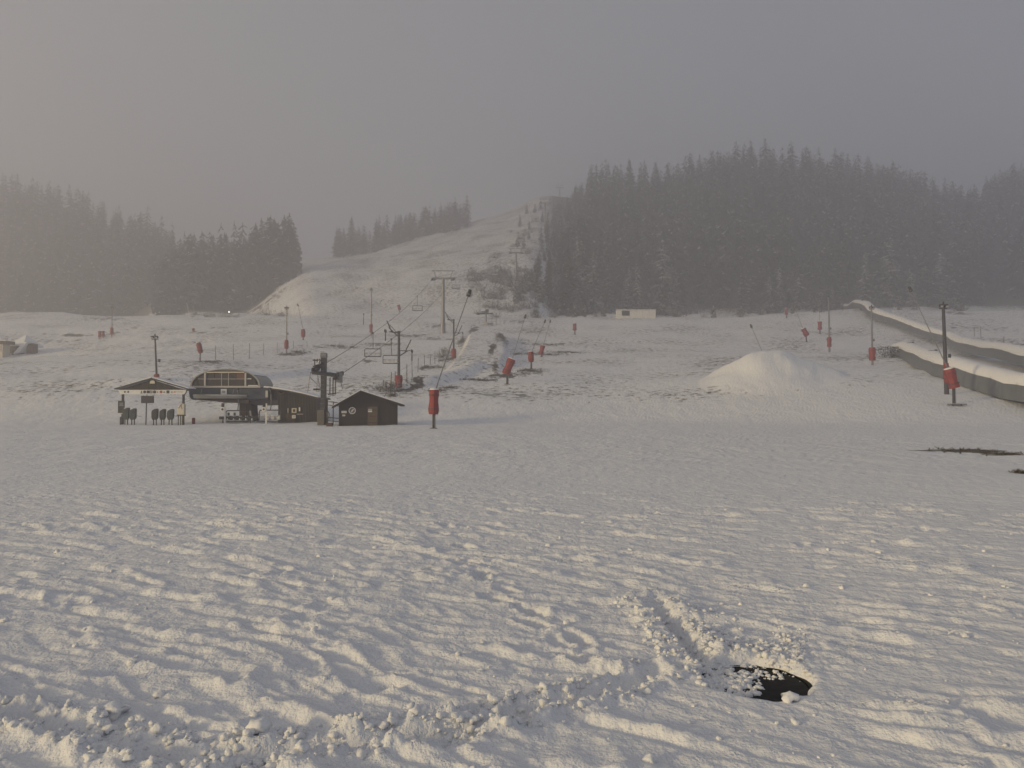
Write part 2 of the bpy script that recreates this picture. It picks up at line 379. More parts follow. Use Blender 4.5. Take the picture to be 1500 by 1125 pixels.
    for i, (sx, sy) in enumerate(STEPS):
        an = 2.1 + rng.uniform(-0.3, 0.3); ca, sa = math.cos(an), math.sin(an)
        ox = 0.09 * (1 if i % 2 else -1)
        lx = (x - sx - ox) * ca + (y - sy) * sa; ly = -(x - sx - ox) * sa + (y - sy) * ca
        r = np.sqrt((lx / 0.17) ** 2 + (ly / 0.075) ** 2)
        z = z + np.where(nearb, -0.075 * (1 - sstep(r, 0.5, 1.1)) + 0.02 * np.exp(-((r - 1.35) / 0.3) ** 2) * lump, 0)
    for i in range(46):
        sy = rng.uniform(3.0, 11.5); sx = rng.uniform(-0.75, 0.75) * sy; an = rng.uniform(0, 3.14); ca, sa = math.cos(an), math.sin(an)
        if math.hypot(sx - MHX, sy - MHY) < 0.8: continue
        lx = (x - sx) * ca + (y - sy) * sa; ly = -(x - sx) * sa + (y - sy) * ca
        r = np.sqrt((lx / 0.16) ** 2 + (ly / 0.075) ** 2)
        z = z + np.where(nearb, -0.026 * (1 - sstep(r, 0.4, 1.1)) + 0.012 * np.exp(-((r - 1.35) / 0.3) ** 2), 0)
    # hollow over the cover
    r = np.hypot(x - MHX, y - MHY)
    wob = 0.035 * perlin(x * 6, y * 6, 71)
    k = 1 - sstep(r + wob, 0.285, 0.37)
    z = z * (1 - k) + (MH.z - z0 - 0.06) * k
    # churned snow mid-distance on the flat
    mid = sstep(y, 18, 26) * (1 - sstep(y, 90, 130))
    z = z + mid * (0.03 * perlin(x * 0.9, y * 0.5, 81) + 0.03 * perlin(x * 0.35, y * 0.2, 82))
    return z

BARE = []    # (centre, rx, ry, angle, strength)
def bare(u, v, ru, rv, s=0.9, ang=0.0):
    c = gp(u, v); a = gp(u, v - rv); b = gp(u, v + rv)
    BARE.append((c.x, c.y, ru * c.y / F, max(0.35, min(abs(a.y - b.y) / 2, 14)), ang, s))
for args in ((1400, 660, 62, 3.2, 1.05, -0.10), (1470, 665, 40, 2.6, 1.0, -0.1), (1495, 693, 12, 2.0, 1.1), (745, 550, 34, 4, .95), (712, 557, 22, 2.5, .8), (777, 543, 24, 4, .9),
             (785, 519, 55, 2.5, .85), (830, 516, 30, 2, .8), (800, 505, 40, 2, .75), (840, 503, 26, 2, .7), (770, 500, 34, 5, .62), (735, 492, 12, 8, .95), (722, 508, 6, 18, 1.0), (726, 535, 5, 12, .85),
             (640, 572, 22, 3, .85), (610, 556, 14, 5, .9), (632, 538, 22, 4, .92), (655, 527, 14, 4, .85), (590, 572, 16, 5, .8), (575, 578, 12, 4, .8), (693, 485, 8, 6, .9), (676, 500, 8, 8, .8),
             (600, 492, 60, 3, .75), (640, 497, 50, 3, .7), (560, 505, 40, 3, .72), (540, 530, 14, 3, .7), (500, 508, 34, 3, .8), (440, 516, 18, 3, .9), (425, 519, 22, 3, .9), (460, 508, 30, 2, .7),
             (310, 530, 20, 3, .75), (110, 492, 60, 2.4, .8), (170, 488, 30, 2.0, .75), (60, 503, 50, 2, .7), (90, 500, 40, 1.6, .8), (200, 480, 14, 5, .7), (150, 466, 60, 2, .7), (290, 487, 30, 1.6, .8), (320, 480, 26, 1.8, .8),
             (380, 450, 50, 2.5, .8), (360, 442, 40, 3, .75), (345, 430, 30, 4, .7), (450, 400, 16, 12, .6), (510, 395, 30, 12, .62), (545, 380, 40, 8, .6), (520, 425, 26, 6, .6), (490, 378, 24, 5, .6), (580, 375, 30, 6, .58),
             (1270, 520, 22, 3, .66), (1230, 525, 30, 3, .62), (1035, 540, 22, 4, .6), (1190, 512, 16, 3, .6),
             (1430, 480, 80, 14, .58), (1460, 500, 60, 8, .66), (1400, 455, 50, 5, .6), (1480, 505, 26, 3, .9), (1400, 458, 22, 2, .85), (1310, 450, 40, 3, .66),
             (660, 568, 20, 2.5, .85), (690, 556, 24, 2.4, .8), (715, 475, 26, 2.5, .75), (760, 470, 40, 3, .7), (640, 478, 24, 3, .75),
             (690, 430, 30, 10, .75), (745, 430, 40, 12, .72), (730, 400, 26, 10, .72), (720, 380, 20, 8, .66), (770, 330, 20, 14, .68), (800, 360, 20, 20, .66), (800, 300, 18, 18, .62), (250, 560, 20, 2, .62), (215, 600, 20, 2, .55)):
    bare(*args)

def make_ground():
    ys = [-3.0]
    while ys[-1] < 780:
        y = ys[-1]
        if y < 2.4: st = 0.35 if y < 1.6 else 0.06
        elif y < 16: st = max(0.012, 0.0046 * y)
        else: st = 0.0115 * y if y < 260 else 4.0
        ys.append(y + st)
    ys = np.array(ys); nc = 760
    t = np.linspace(-1, 1, nc); t = np.sign(t) * (0.62 * np.abs(t) + 0.38 * np.abs(t) ** 2.6)
    Y = np.repeat(ys[:, None], nc, 1)
    wr = 1.0 * (ys + 5.0); wl = np.minimum(1.0 * (ys + 5.0), 0.75 * ys + 70)
    X = np.where(t[None, :] < 0, t[None, :] * wl[:, None], t[None, :] * wr[:, None])
    Z = hmac(X, Y)
    near = Y < 135
    zz = np.zeros_like(Z); zz[near] = micro(X[near], Y[near], Z[near]); Z = Z + zz
    b = np.zeros_like(Z); pn = 0.84 + 0.55 * perlin(X * .55, Y * .4, 93) + 0.3 * perlin(X * 1.6, Y * 1.1, 94)
    for (cx, cy_, rx, ry, an, s) in BARE:
        ca, sa = math.cos(an), math.sin(an); dx = X - cx; dy = Y - cy_
        q = ((dx * ca + dy * sa) / rx) ** 2 + ((-dx * sa + dy * ca) / ry) ** 2
        b = np.maximum(b, s * np.exp(-q * 0.7) * pn)
    # bits of stubble showing through on the slopes
    b = np.maximum(b, (0.40 + 0.17 * perlin(X / 14, Y / 14, 91)) * sstep(Y, 70, 90))
    b = np.maximum(b, 0.92 * sstep(Y, 322, 334) * sstep(X / Y - 0.05 - (Y - 320) * .00010, 0.0, 0.03))
    b = np.maximum(b, 0.85 * sstep(Y, 385, 410) * (1 - sstep(X / Y, -0.50, -0.46)))
    b = np.maximum(b, 0.8 * sstep(Y, 325, 340) * (1 - sstep(X / Y, -0.33, -0.30)) * sstep(X / Y, -.48, -.46))
    b = np.maximum(b, 0.72 * sstep(Y, 258, 272) * sstep(X / Y, 0.03, 0.06) * (1 - sstep(X / Y, .1, .16)))
    b = np.maximum(b, (0.46 + 0.2 * perlin(X / 16, Y / 16, 92)) * sstep(Y, 225, 260) * sstep(X / Y, -.3, -.24))
    b = np.maximum(b, 0.20 * sstep(Y, 16, 40))
    rf = 0.12 + 0.88 * sstep(Y, 9, 30)
    rf = rf * (0.45 + 0.55 * sstep(np.hypot((X - 33) / 10, (Y - 95) / 10), 0.8, 1.3))
    b = b * sstep(np.hypot((X - 33) / 10, (Y - 95) / 10), 0.7, 1.1)
    nr = len(ys); idx = np.arange(nr * nc).reshape(nr, nc)
    q = np.stack([idx[:-1, :-1], idx[:-1, 1:], idx[1:, 1:], idx[1:, :-1]], -1).reshape(-1, 4)
    me = bpy.data.meshes.new('ground'); me.vertices.add(nr * nc)
    me.vertices.foreach_set('co', np.stack([X, Y, Z], -1).astype(np.float32).ravel())
    me.loops.add(q.size); me.loops.foreach_set('vertex_index', q.ravel().astype(np.int32))
    me.polygons.add(len(q)); me.polygons.foreach_set('loop_start', (np.arange(len(q)) * 4).astype(np.int32))
    me.polygons.foreach_set('use_smooth', np.ones(len(q), bool))
    me.update(calc_edges=True)
    for nm, arr in (('bare', b), ('rough_far', rf)):
        at_ = me.attributes.new(nm, 'FLOAT', 'POINT'); at_.data.foreach_set('value', arr.astype(np.float32).ravel())
    me.materials.append(ground_mat())
    o = bpy.data.objects.new('ground', me); COL.objects.link(o); o['kind'] = 'structure'
    o['label'] = 'trampled snow field rising into snowy ski slopes'
    return o
make_ground()
def fullz(x, y):
    z = hmac(np.array([x]), np.array([y])); return float(z[0] + micro(np.array([x]), np.array([y]), z)[0])

# ------------------------------------------------------------------ haze
def make_haze():
    s0, s1, t0, t1 = -72.0, 1110.0, -45.0, 1040.0
    e = (Vector((0.8, 0.6, 0)), Vector((-0.6, 0.8, 0)))
    vs = [e[0] * s + e[1] * t + Vector((0, 0, z)) for z in (-1.3, 222.0) for s, t in ((s0, t0), (s1, t0), (s1, t1), (s0, t1))]
    m = bpy.data.materials.new('haze'); m.use_nodes = True; n = m.node_tree; n.nodes.clear()
    o = n.nodes.new('ShaderNodeOutputMaterial'); v = n.nodes.new('ShaderNodeVolumePrincipled')
    v.inputs['Color'].default_value = (0.80, 0.795, 0.835, 1); v.inputs['Density'].default_value = HAZE
    v.inputs['Anisotropy'].default_value = 0.5
    n.links.new(v.outputs[0], o.inputs['Volume'])
    b = MB(); b.add(vs, [(3, 2, 1, 0), (4, 5, 6, 7), (0, 1, 5, 4), (1, 2, 6, 5), (2, 3, 7, 6), (3, 0, 4, 7)])
    h = b.build('haze', m); h['kind'] = 'stuff'; h['label'] = 'pale evening mist hanging over the slopes'; h['category'] = 'haze'
HAZE = 0.0025
make_haze()

# ================================================================== small builders
def arc_ring(c, ax, ay, r, n=10):
    return [c + ax * (r * math.cos(2 * math.pi * i / n)) + ay * (r * math.sin(2 * math.pi * i / n)) for i in range(n)]
def padding(parent, p0, p1, r, n=14, name='padding', snow=True, seed=0):
    """a padded red sleeve strapped round a post from p0 up to p1, slightly lumpy, with straps and a snow cap"""
    p0 = Vector(p0); p1 = Vector(p1); d = (p1 - p0).normalized(); a = d.orthogonal().normalized(); b = d.cross(a); rng = random.Random(seed)
    rings = []
    for k in range(7):
        t = k / 6; rr = r * (0.93 + 0.09 * math.sin(t * 7 + seed) + 0.03 * rng.random()); rr *= 0.93 if k in (0, 6) else 1
        rings.append([p0.lerp(p1, t) + (a * math.cos(2 * math.pi * i / n) + b * math.sin(2 * math.pi * i / n)) * rr * (1 + 0.05 * math.sin(3 * i + seed)) for i in range(n)])
    m = MB(); m.rings(rings); pad = m.build(name, RED, parent, smooth=False)
    for t in (0.22, 0.78):
        c = p0.lerp(p1, t); MB().tube(c - d * 0.03, c + d * 0.03, r * 1.06, n=n).build('strap', DARK, pad)
    if snow:
        c = p1; rs = [[c + d * h + (a * math.cos(2 * math.pi * i / n) + b * math.sin(2 * math.pi * i / n)) * r * q for i in range(n)] for h, q in ((-0.01, 0.98), (0.05, 0.92), (0.10, 0.6), (0.12, 0.2))]
        MB().rings(rs).build('snow_cap', SNOW, pad, smooth=True)
    return pad
def lance(label, base, pad_t, pad_b, w, tip=None, lean=0.0, r=None, head=True, group=None, name='snow_lance', lance_mat=None, depth=None):
    """snow making lance: stub post, red padding, long tilted tube with nozzle head. Heights given by pixels above the base"""
    g = gx(base[0], depth) if depth else gp(*base); k = g.y / F
    t = thing(name, g, label, 'snow lance', group=group)
    zt = (base[1] - pad_t) * k; zb = (base[1] - pad_b) * k; rr = w * k / 2; dx = lean * k
    MB().tube((0, 0, -0.4), (0, 0, zb + 0.1), max(0.07, rr * 0.24), n=8).build('post', DARK, t)
    MB().tube((0.16, -0.05, -0.3), (0.12, -0.05, zb + 0.2), max(0.035, rr * 0.09), n=6).build('water_pipe', STEEL, t)
    MB().tube((0, 0, 0.0), (0, 0, 0.06), rr * 0.7, n=10).build('base_plate', DARK, t)
    padding(t, (-dx * 0.25, 0, zb), (dx * 0.75, 0, zt), rr, seed=int(base[0]))
    if tip:
        a = Vector((dx * 0.7, 0, zt - 0.3)); e = Vector(((tip[0] - base[0]) * k, 0.6, (base[1] - tip[1]) * k))
        tb = MB().tube(a, e, max(0.05, 0.9 * k / 2), max(0.035, 0.55 * k / 2), n=7).build('lance_tube', lance_mat or STEEL, t)
        if head:
            d = (e - a).normalized()
            hd = MB().tube(e - d * 0.1, e + d * 0.45, 0.16, 0.12, n=10).build('nozzle_head', DARK, t)
            MB().tube(e + d * 0.02, e + d * 0.09, 0.2, n=10).build('nozzle_ring', STEEL, hd)
        MB().tube(a.lerp(e, 0.12), Vector((0, -0.1, zt * 0.55)), 0.03, n=5).build('lift_strut', STEEL, t)
    return t
def lightpole(label, base, top, pad=None, w=6, lean=0.0, head='cross', dark=False, group=None, depth=None):
    g = gx(base[0], depth) if depth else gp(*base); k = g.y / F; H = (base[1] - top) * k; dx = lean * k
    t = thing('light_pole', g, label, 'light pole', group=group)
    M_ = DARK if dark else STEEL
    r0 = max(0.11, 0.016 * H + 0.02) * (1.35 if dark else 1.0)
    MB().tube((0, 0, -0.5), (dx, 0, H - 0.2), r0, r0 * 0.62, n=10).build('mast', M_, t)
    for s in ((-1, 1) if head == 'cross' else (-1,)):
        fl = MB().box((dx + s * 0.28, -0.12, H - 0.36), (0.32, 0.3, 0.3), Matrix.Rotation(R(28), 3, 'X')).build('floodlight', DARK, t, bevel=0.03)
        MB().box((dx + s * 0.28, -0.27, H - 0.44), (0.26, 0.03, 0.2), Matrix.Rotation(R(28), 3, 'X')).build('lens', BEIGE, fl)
    MB().tube((dx - 0.42, 0, H - 0.62), (dx + (0.42 if head == 'cross' else 0.1), 0, H - 0.62), 0.05, n=6).build('crossarm', M_, t)
    MB().tube((dx, 0, H - 0.25), (dx, 0, H + 0.1), 0.11, 0.07, n=8).build('mast_cap', DARK, t)
    MB().box((r0 + 0.1, -0.05, H * 0.42), (0.22, 0.2, 0.4)).build('junction_box', M_, t)
    if pad:
        padding(t, (0, 0, (base[1] - pad[1]) * k), (dx * 0.2, 0, (base[1] - pad[0]) * k), w * k / 2, snow=False, seed=int(base[0]))
    return t

# ================================================================== gate portal and ticket gates
YG = 68.5; KG = YG / F
def P(u, v, Y=YG): return at(u, v, Y)
def gate_portal():
    o = gx(223, YG); t = thing('lift_gate_portal', o, 'dark gabled portal with white icon signboard over the ticket gates', 'gate portal')
    X = lambda u: (u - 223) * KG
    Z = lambda v: at(223, v, YG).z - o.z
    for u in (178.5, 267.5):
        MB().box((X(u), 0.2, Z(576) / 2 - 0.15), (0.17, 0.17, Z(576) + 0.3)).build('post', BLACK, t)
    e0, e1, ap = (X(169.5), Z(570.6)), (X(279), Z(571.5)), (X(223), Z(555.2))
    # gable boards, side by side
    n = 9; x0, x1 = X(174), X(273)
    for i in range(n):
        a = x0 + (x1 - x0) * i / n + 0.008; b = x0 + (x1 - x0) * (i + 1) / n - 0.008
        def top(x): return (Z(570.8) + (ap[1] - Z(570.8)) * (1 - abs(x - ap[0]) / (ap[0] - x0 if x < ap[0] else x1 - ap[0]))) - 0.06
        zb = Z(571.0)
        prof = [(a, zb), (b, zb), (b, max(zb + 0.02, top(b)))]
        if a < ap[0] < b: prof.append((ap[0], top(ap[0])))
        prof.append((a, max(zb + 0.02, top(a))))
        MB().prism(prof, -0.05, 0.0).build('gable_board', WOODV, t)
    for (a, b) in ((e0, ap), (ap, e1)):
        th = 0.11
        MB().prism([(a[0], a[1]), (b[0], b[1]), (b[0], b[1] + th), (a[0], a[1] + th)], -0.28, 1.5).build('roof_panel', BLACK, t)
        MB().prism([(a[0] + .04, a[1] + th + .003), (b[0] - .003 if b is ap else b[0] - .1, b[1] + th + .003), (b[0] - .003 if b is ap else b[0] - .1, b[1] + th + 0.1), (a[0] + .1, a[1] + th + 0.06)], -0.22, 1.45).build('snow_cover', SNOW, t)
    # half-round vent
    c = (X(223.5), Z(562)); prof = [(c[0] - 0.23, c[1]), (c[0] + 0.23, c[1])] + [(c[0] + 0.23 * math.cos(a), c[1] + 0.12 + 0.2 * math.sin(a)) for a in [math.pi * i / 8 for i in range(9)]]
    MB().prism(prof, -0.1, -0.06).build('round_topped_plate', CREAM, t)
    # signboard: corners slanting in
    zb, zt = Z(577.6), Z(571.3)
    sb = MB().prism([(X(174.5), zt), (X(176.5), zb), (X(270.5), zb), (X(274), zt)], -0.14, -0.085).build('signboard', WHITE, t)
    zc = (zb + zt) / 2 + 0.02; y = -0.155
    def mark(u, w, h, m=INK, kind='box'):
        b = MB()
        if kind == 'box': b.box((X(u), y, zc), (w, 0.014, h))
        elif kind == 'disc': b.tube((X(u), y + .007, zc), (X(u), y - .007, zc), h / 2, n=12)
        elif kind == 'ring':
            for k in range(12):
                a = 2 * math.pi * k / 12; b.box((X(u) + 0.4 * h * math.cos(a), y, zc + 0.4 * h * math.sin(a)), (0.07, 0.014, 0.07))
            b.tube((X(u), y + .007, zc), (X(u), y - .007, zc), h / 5, n=8)
        elif kind == 'tri': b.prism([(X(u) - w / 2, zc - h / 2), (X(u) + w / 2, zc - h / 2), (X(u), zc + h / 2)], y - .007, y + .007)
        elif kind == 'stripes':
            for k in range(3): b.box((X(u), y, zc + (k - 1) * h * 0.36), (w, 0.014, h * 0.2))
        elif kind == 'figure':
            b.tube((X(u), y + .007, zc + h * .32), (X(u), y - .007, zc + h * .32), h * 0.16, n=8); b.box((X(u) - .02, y, zc - h * .08), (h * .3, .014, h * .5)); b.box((X(u), y, zc - h * .44), (w, .014, h * .12))
        b.build('icon', m, sb)
    mark(184, .13, .17, INK, 'disc'); mark(189, .14, .18, INK, 'disc')
    mark(208.5, .22, .26, INK, 'figure'); mark(213, .2, .24, INK, 'ring'); mark(218.3, .27, .26, INK, 'box'); mark(222.7, .25, .26, INK, 'stripes'); mark(227.5, .26, .26, INK, 'ring')
    mark(232, .13, .18, REDM, 'figure'); mark(237, .2, .22, REDM, 'ring'); mark(241.5, .18, .13, INK, 'tri'); mark(247, .26, .27, INK, 'box')
    mark(253, .2, .16, INK, 'figure'); mark(257, .16, .16, REDM, 'stripes'); mark(264, .6, .10, BEIGE, 'stripes')
    # bracket and gutter at the free end
    MB().path([Vector((X(275), -0.1, Z(571))), Vector((X(273), -0.1, Z(575.5))), Vector((X(270.8), -0.1, Z(579)))], 0.05, n=6).build('bracket', BLACK, t)
    MB().path([Vector((X(273), -0.1, Z(571.4))), Vector((X(279), -0.1, Z(571.8)))], 0.06, n=6).build('gutter', BLACK, t)
gate_portal()
def ticket_gate(u, vtop, w, label, M_, mirrored=False, snow=False):
    o = gx(u, YG - 0.6); k = (YG - 0.6) / F; t = thing('ticket_gate', o, label, 'ticket gate', group='dark ticket gates under the portal')
    Z = lambda v: at(u, v, YG - 0.6).z - o.z
    zt, zm, hw = Z(vtop), Z(613), w * k / 2; s = -1 if mirrored else 1
    prof = [(-hw * .65, zm - .12), (hw * .55, zm - .1), (hw * .92, zm + .08), (hw, zt - .1), (hw * .8, zt), (hw * .2, zt - .02), (-hw * .8, zt - .17), (-hw, zt - .35), (-hw * .95, zm + .1)]
    prof = [(x * s, z) for x, z in prof]
    if s < 0: prof = prof[::-1]
    sh = MB().prism(prof, -0.16, 0.16).build('shell', M_, t, bevel=0.03)
    MB().box((0.05 * s, -0.175, (zt + zm) / 2 + .14), (hw * 0.9, 0.02, 0.2)).build('reader_panel', BLACK, sh)
    for dx in (-.35, .35): MB().tube((dx * hw * 1.3, 0, -0.2), (dx * hw * 1.2, 0, zm + .02), 0.055, n=8).build('leg', BLACK, t)
    MB().path([Vector((s * hw * .9, 0.1, zm + .25)), Vector((s * (hw + .16), 0.25, zm + .2)), Vector((s * (hw + .12), 0.75, zm + .2))], 0.022, n=5).build('barrier_arm', STEEL, t)
    if snow: MB().box((-.06 * s, 0, zt - .06), (hw * .9, .24, .08), Matrix.Rotation(R(-14 * s), 3, 'Y')).build('snow_cap', SNOW, t, bevel=.03)
ticket_gate(185.5, 597, 9, 'dark green ticket gate close beside the black notice board on the portal post', GREENB, snow=True)
ticket_gate(195.5, 598, 9, 'dark ticket gate with snow in its notched top, before the black screen', GREENB, mirrored=False, snow=True)
ticket_gate(227.5, 598.5, 9, 'dark ticket gate just past the pole of the black screen', BLACK)
ticket_gate(238.8, 599, 8.5, 'dark ticket gate in the middle of three standing together under the portal', BLACK)
ticket_gate(250.3, 599, 9.5, 'two-tone grey and black ticket gate beside the beige machine', GREENB, snow=True)
def ticket_machine():
    Y = YG - 0.7; o = gx(266, Y); k = Y / F; t = thing('ticket_machine', o, 'beige ticket reader cabinet on thin legs beside the end post of the portal', 'ticket machine')
    Z = lambda v: at(266, v, Y).z - o.z
    hw = 5.2 * k; zt, zb = Z(591), Z(607.5)
    MB().prism([(-hw, zb), (hw, zb), (hw, zt - .1), (hw * .7, zt), (-hw * .4, zt - .12), (-hw * .85, zt - .45)], -.2, .2).build('cabinet', CREAM, t, bevel=.03)
    MB().box((-hw * .05, -.21, (zt + zb) / 2 + .28), (.07, .02, .5), Matrix.Rotation(R(35), 3, 'Y')).build('groove', STEEL, t)
    MB().box((hw * .3, -.21, (zt + zb) / 2 + .2), (.06, .02, .4), Matrix.Rotation(R(-15), 3, 'Y')).build('groove', STEEL, t)
    MB().box((0, 0, zb - .05), (hw * 2.1, .42, .09)).build('base_frame', BLACK, t)
    for x in (-.85, -.2, .55): MB().tube((x * hw, 0, -.2), (x * hw, 0, zb - .08), .05, n=6).build('leg', BLACK, t)
ticket_machine()
def notice_board():
    Y = YG - 0.25; o = gx(178, Y); k = Y / F; t = thing('notice_board', o, 'black notice board on the end post of the portal', 'notice board')
    Z = lambda v: at(178, v, Y).z - o.z
    MB().box((0, 0, (Z(587) + Z(605)) / 2), (9.6 * k, .08, Z(587) - Z(605))).build('panel', BLACK, t, bevel=.015)
    for i, w in enumerate((.36, .3, .4)): MB().box((0.02, -.048, Z(590.5) - i * .11), (w, .012, .04)).build('text_line', BEIGE, t)
    MB().box((-.05, -.02, Z(605.6)), (9 * k, .12, .07)).build('ledge', CREAM, t)
    MB().box((-.02, .06, Z(613) - .3), (.2, .14, Z(606) - Z(620))).build('stand', BLACK, t)
notice_board()
def screen():
    Y = YG - 0.9; o = gx(214, Y); k = Y / F; t = thing('display_screen', o, 'black rectangular display screen on a slim pole under the portal', 'screen')
    Z = lambda v: at(214, v, Y).z - o.z
    sc_ = MB().box((2.2 * k, 0, (Z(580) + Z(590.5)) / 2), (18.5 * k, .1, Z(580) - Z(590.5))).build('display', BLACK, t, bevel=.02)
    MB().box((2.2 * k, -.056, (Z(580) + Z(590.5)) / 2), (17 * k, .008, Z(581) - Z(589.5))).build('glass', INK, sc_)
    MB().tube((0, .03, -.2), (.03, .03, Z(590)), .055, n=8).build('pole', BLACK, t)
    MB().tube((.06, .03, Z(580.2)), (.06, .03, Z(577.8)), .04, n=6).build('antenna', BLACK, t)
screen()
def red_block():
    o = gx(284, YG + .5); t = thing('marker_post', o, 'short dark red marker post standing alone between portal and lift station', 'marker post')
    MB().prism([(-.12, -.1), (.12, -.1), (.13, .5), (.09, .58), (-.09, .58), (-.13, .5)], -.1, .1).build('body', mat('dark_red', (.16, .02, .025), .6), t, bevel=.02)
    MB().box((0, 0, .6), (.2, .2, .05)).build('cap', SNOW, t)
red_block()

# ================================================================== lift station
YS = 73.0; KS = YS / F
def station():
    o = gx(360, YS); o.z = 0.0
    t = thing('chairlift_station', o, 'chairlift terminal with domed glass hood, slate blue shell and wooden annexe', 'lift station')
    X = lambda u: (u - 360) * KS
    Z = lambda v: at(360, v, YS).z - o.z
    D0, D1 = -1.3, 2.7
    # lower shell: rounded nose at one end, running back to the annexe
    prof = [(X(400), Z(586)), (X(400), Z(568.5)), (X(285.5), Z(568.5)), (X(284.2), Z(573)), (X(284.6), Z(578)), (X(286.2), Z(583)), (X(290), Z(586))]
    shell = MB().prism(prof[::-1], D0, D1).build('shell', BLUEG, t, bevel=.12)
    for u in (303, 349):
        MB().tube((X(u - .6), D0 - .03, Z(577)), (X(u + .8), D0 - .03, Z(570.5)), .018, n=5).build('seam', BEIGE, shell)
    MB().box((X(335.6), D0 - .05, Z(574.5)), (8.6 * KS, .06, .58)).build('sign_plate', WHITE, shell)
    for i, w in enumerate((.22, .3, .26)): MB().box((X(335.6), D0 - .09, Z(573.2) - i * .07), (w, .012, .035)).build('sign_text', INK, shell)
    MB().box((X(397.3), D0 - .04, Z(577.5)), (.24, .05, .66)).build('sign_plate', BEIGE, shell)
    # trim between shell and hood
    MB().prism([(X(284.8), Z(568.4)), (X(388), Z(568.4)), (X(387.4), Z(565.8)), (X(286.8), Z(565.8))], D0 - .07, D1 + .05).build('trim_band', BEIGE, t)
    # hood outline
    def hood(a, k=1.0):          # angle 0..pi from the far end over the top
        cx = X(337.5); rx = X(387) - cx if a < math.pi / 2 else cx - X(286.5)
        e = 0.86 if a < math.pi / 2 else 0.95
        c, s_ = math.cos(a), math.sin(a)
        return (cx + rx * k * math.copysign(abs(c) ** e, c), Z(565.8) + (Z(541.2) - Z(565.8)) * k * abs(s_) ** 0.95)
    n = 28; outer = [hood(math.pi * i / n) for i in range(n + 1)]; inner = [hood(math.pi * i / n, .955) for i in range(n + 1)]
    rim = MB(); N = n + 1
    vs = [(x, D0, z) for x, z in outer] + [(x, D1, z) for x, z in outer] + [(x, D0, z) for x, z in inner] + [(x, D1, z) for x, z in inner]
    fs = []
    for i in range(n): fs += [(i, i + 1, N + i + 1, N + i), (2 * N + i + 1, 2 * N + i, 3 * N + i, 3 * N + i + 1), (i + 1, i, 2 * N + i, 2 * N + i + 1), (N + i, N + i + 1, 3 * N + i + 1, 3 * N + i)]
    rim.add(vs, fs); hd = rim.build('hood', mat('hood_shell', (.33, .32, .3), .5, 0, .12), t)
    # snow dusting on the crown of the hood
    sn = MB(); sub = list(range(6, 24)); M_ = len(sub)
    o2 = [hood(math.pi * i / n, 1.004) for i in sub]; o3 = [hood(math.pi * i / n, 1.02) for i in sub]
    sn.add([(x, D0 + .1, z) for x, z in o3] + [(x, D1, z) for x, z in o3] + [(x, D0 + .02, z) for x, z in o2], sum([[(i, i + 1, M_ + i + 1, M_ + i), (i + 1, i, 2 * M_ + i, 2 * M_ + i + 1)] for i in range(M_ - 1)], []))
    sn.build('snow_cover', SNOW, hd, smooth=True)
    # glazing clipped to the hood: panes between bars
    xb = [X(u) for u in (289.5, 297, 307.5, 321, 331.5, 341.5, 352.5, 365, 374, 381)]
    def zmax(x):
        best = 0
        for i in range(121):
            p = hood(math.pi * i / 120, .955)
            if abs(p[0] - x) < .06: best = max(best, p[1])
        return best or Z(565.8) + .05
    rows = [Z(565.6), Z(555.8), Z(547.6)]
    gl = MB(); yq = D0 + .12
    for i in range(len(xb) - 1):
        for j in range(2):
            a, b = xb[i] + .02, xb[i + 1] - .02; lo, hi = rows[j] + .025, rows[j + 1] - .025
            za, zb_ = min(hi, zmax(a) - .02), min(hi, zmax(b) - .02)
            if max(za, zb_) < lo + .12: continue
            za = max(za, lo + .01); zb_ = max(zb_, lo + .01)
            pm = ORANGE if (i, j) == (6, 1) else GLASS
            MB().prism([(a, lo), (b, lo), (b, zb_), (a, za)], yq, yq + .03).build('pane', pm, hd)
    # top lunette
    pr = [hood(math.pi * i / 60, .95) for i in range(61)]; pr = [p for p in pr if p[1] > Z(547.2)]
    MB().prism(pr[::-1], yq, yq + .04).build('lunette_panel', mat('olive_panel', (.14, .13, .11), .6), hd)
    MB().box((X(337), D0 + .06, Z(546.4)), (X(364) - X(310), .09, .1)).build('transom', CREAM, hd)
    MB().box((X(335), D0 + .10, Z(555.8)), (X(374) - X(299), .05, .045)).build('transom', BEIGE, hd)
    MB().box((X(370.5), D0 + .06, Z(555.6)), (8 * KS, .07, .075)).build('transom', WHITE, hd)
    MB().box((X(377), D0 + .06, Z(565.2)), (14 * KS, .07, .07)).build('transom', WHITE, hd)
    for u in (308, 366.3):
        MB().box((X(u), D0 + .03, (Z(565.8) + Z(547)) / 2), (2.4 * KS, .16, Z(547) - Z(565.8))).build('mullion', BEIGE, hd)
    for u in (331.5, 341.5):
        MB().box((X(u), D0 + .09, (Z(565.8) + Z(547)) / 2), (.05, .06, Z(547) - Z(565.8))).build('mullion', BEIGE, hd)
    # dark interior back wall so the glass has something behind it
    MB().prism([hood(math.pi * i / 20, .94) for i in range(21)][::-1], D1 - .2, D1 - .1).build('back_wall', mat('dim_interior', (.07, .055, .04), .8), hd)
    # curved canopy lip below the shell
    lip = MB(); rr = []
    for i in range(17):
        s_ = i / 16; x = X(292) + (X(369) - X(292)) * s_; bulge = math.sin(math.pi * min(1, s_ * 1.0)) ** .6
        zt = Z(578.0) - .03 * s_ * 4 * .4; yf = D0 - .15 - 1.05 * bulge
        rr.append([Vector((x, D0 + .02, zt)), Vector((x, yf, zt)), Vector((x, yf - .03, zt - .12)), Vector((x, yf + .12, zt - .36 * (1 if s_ < .9 else .8))), Vector((x, D0 + .3, zt - .48))])
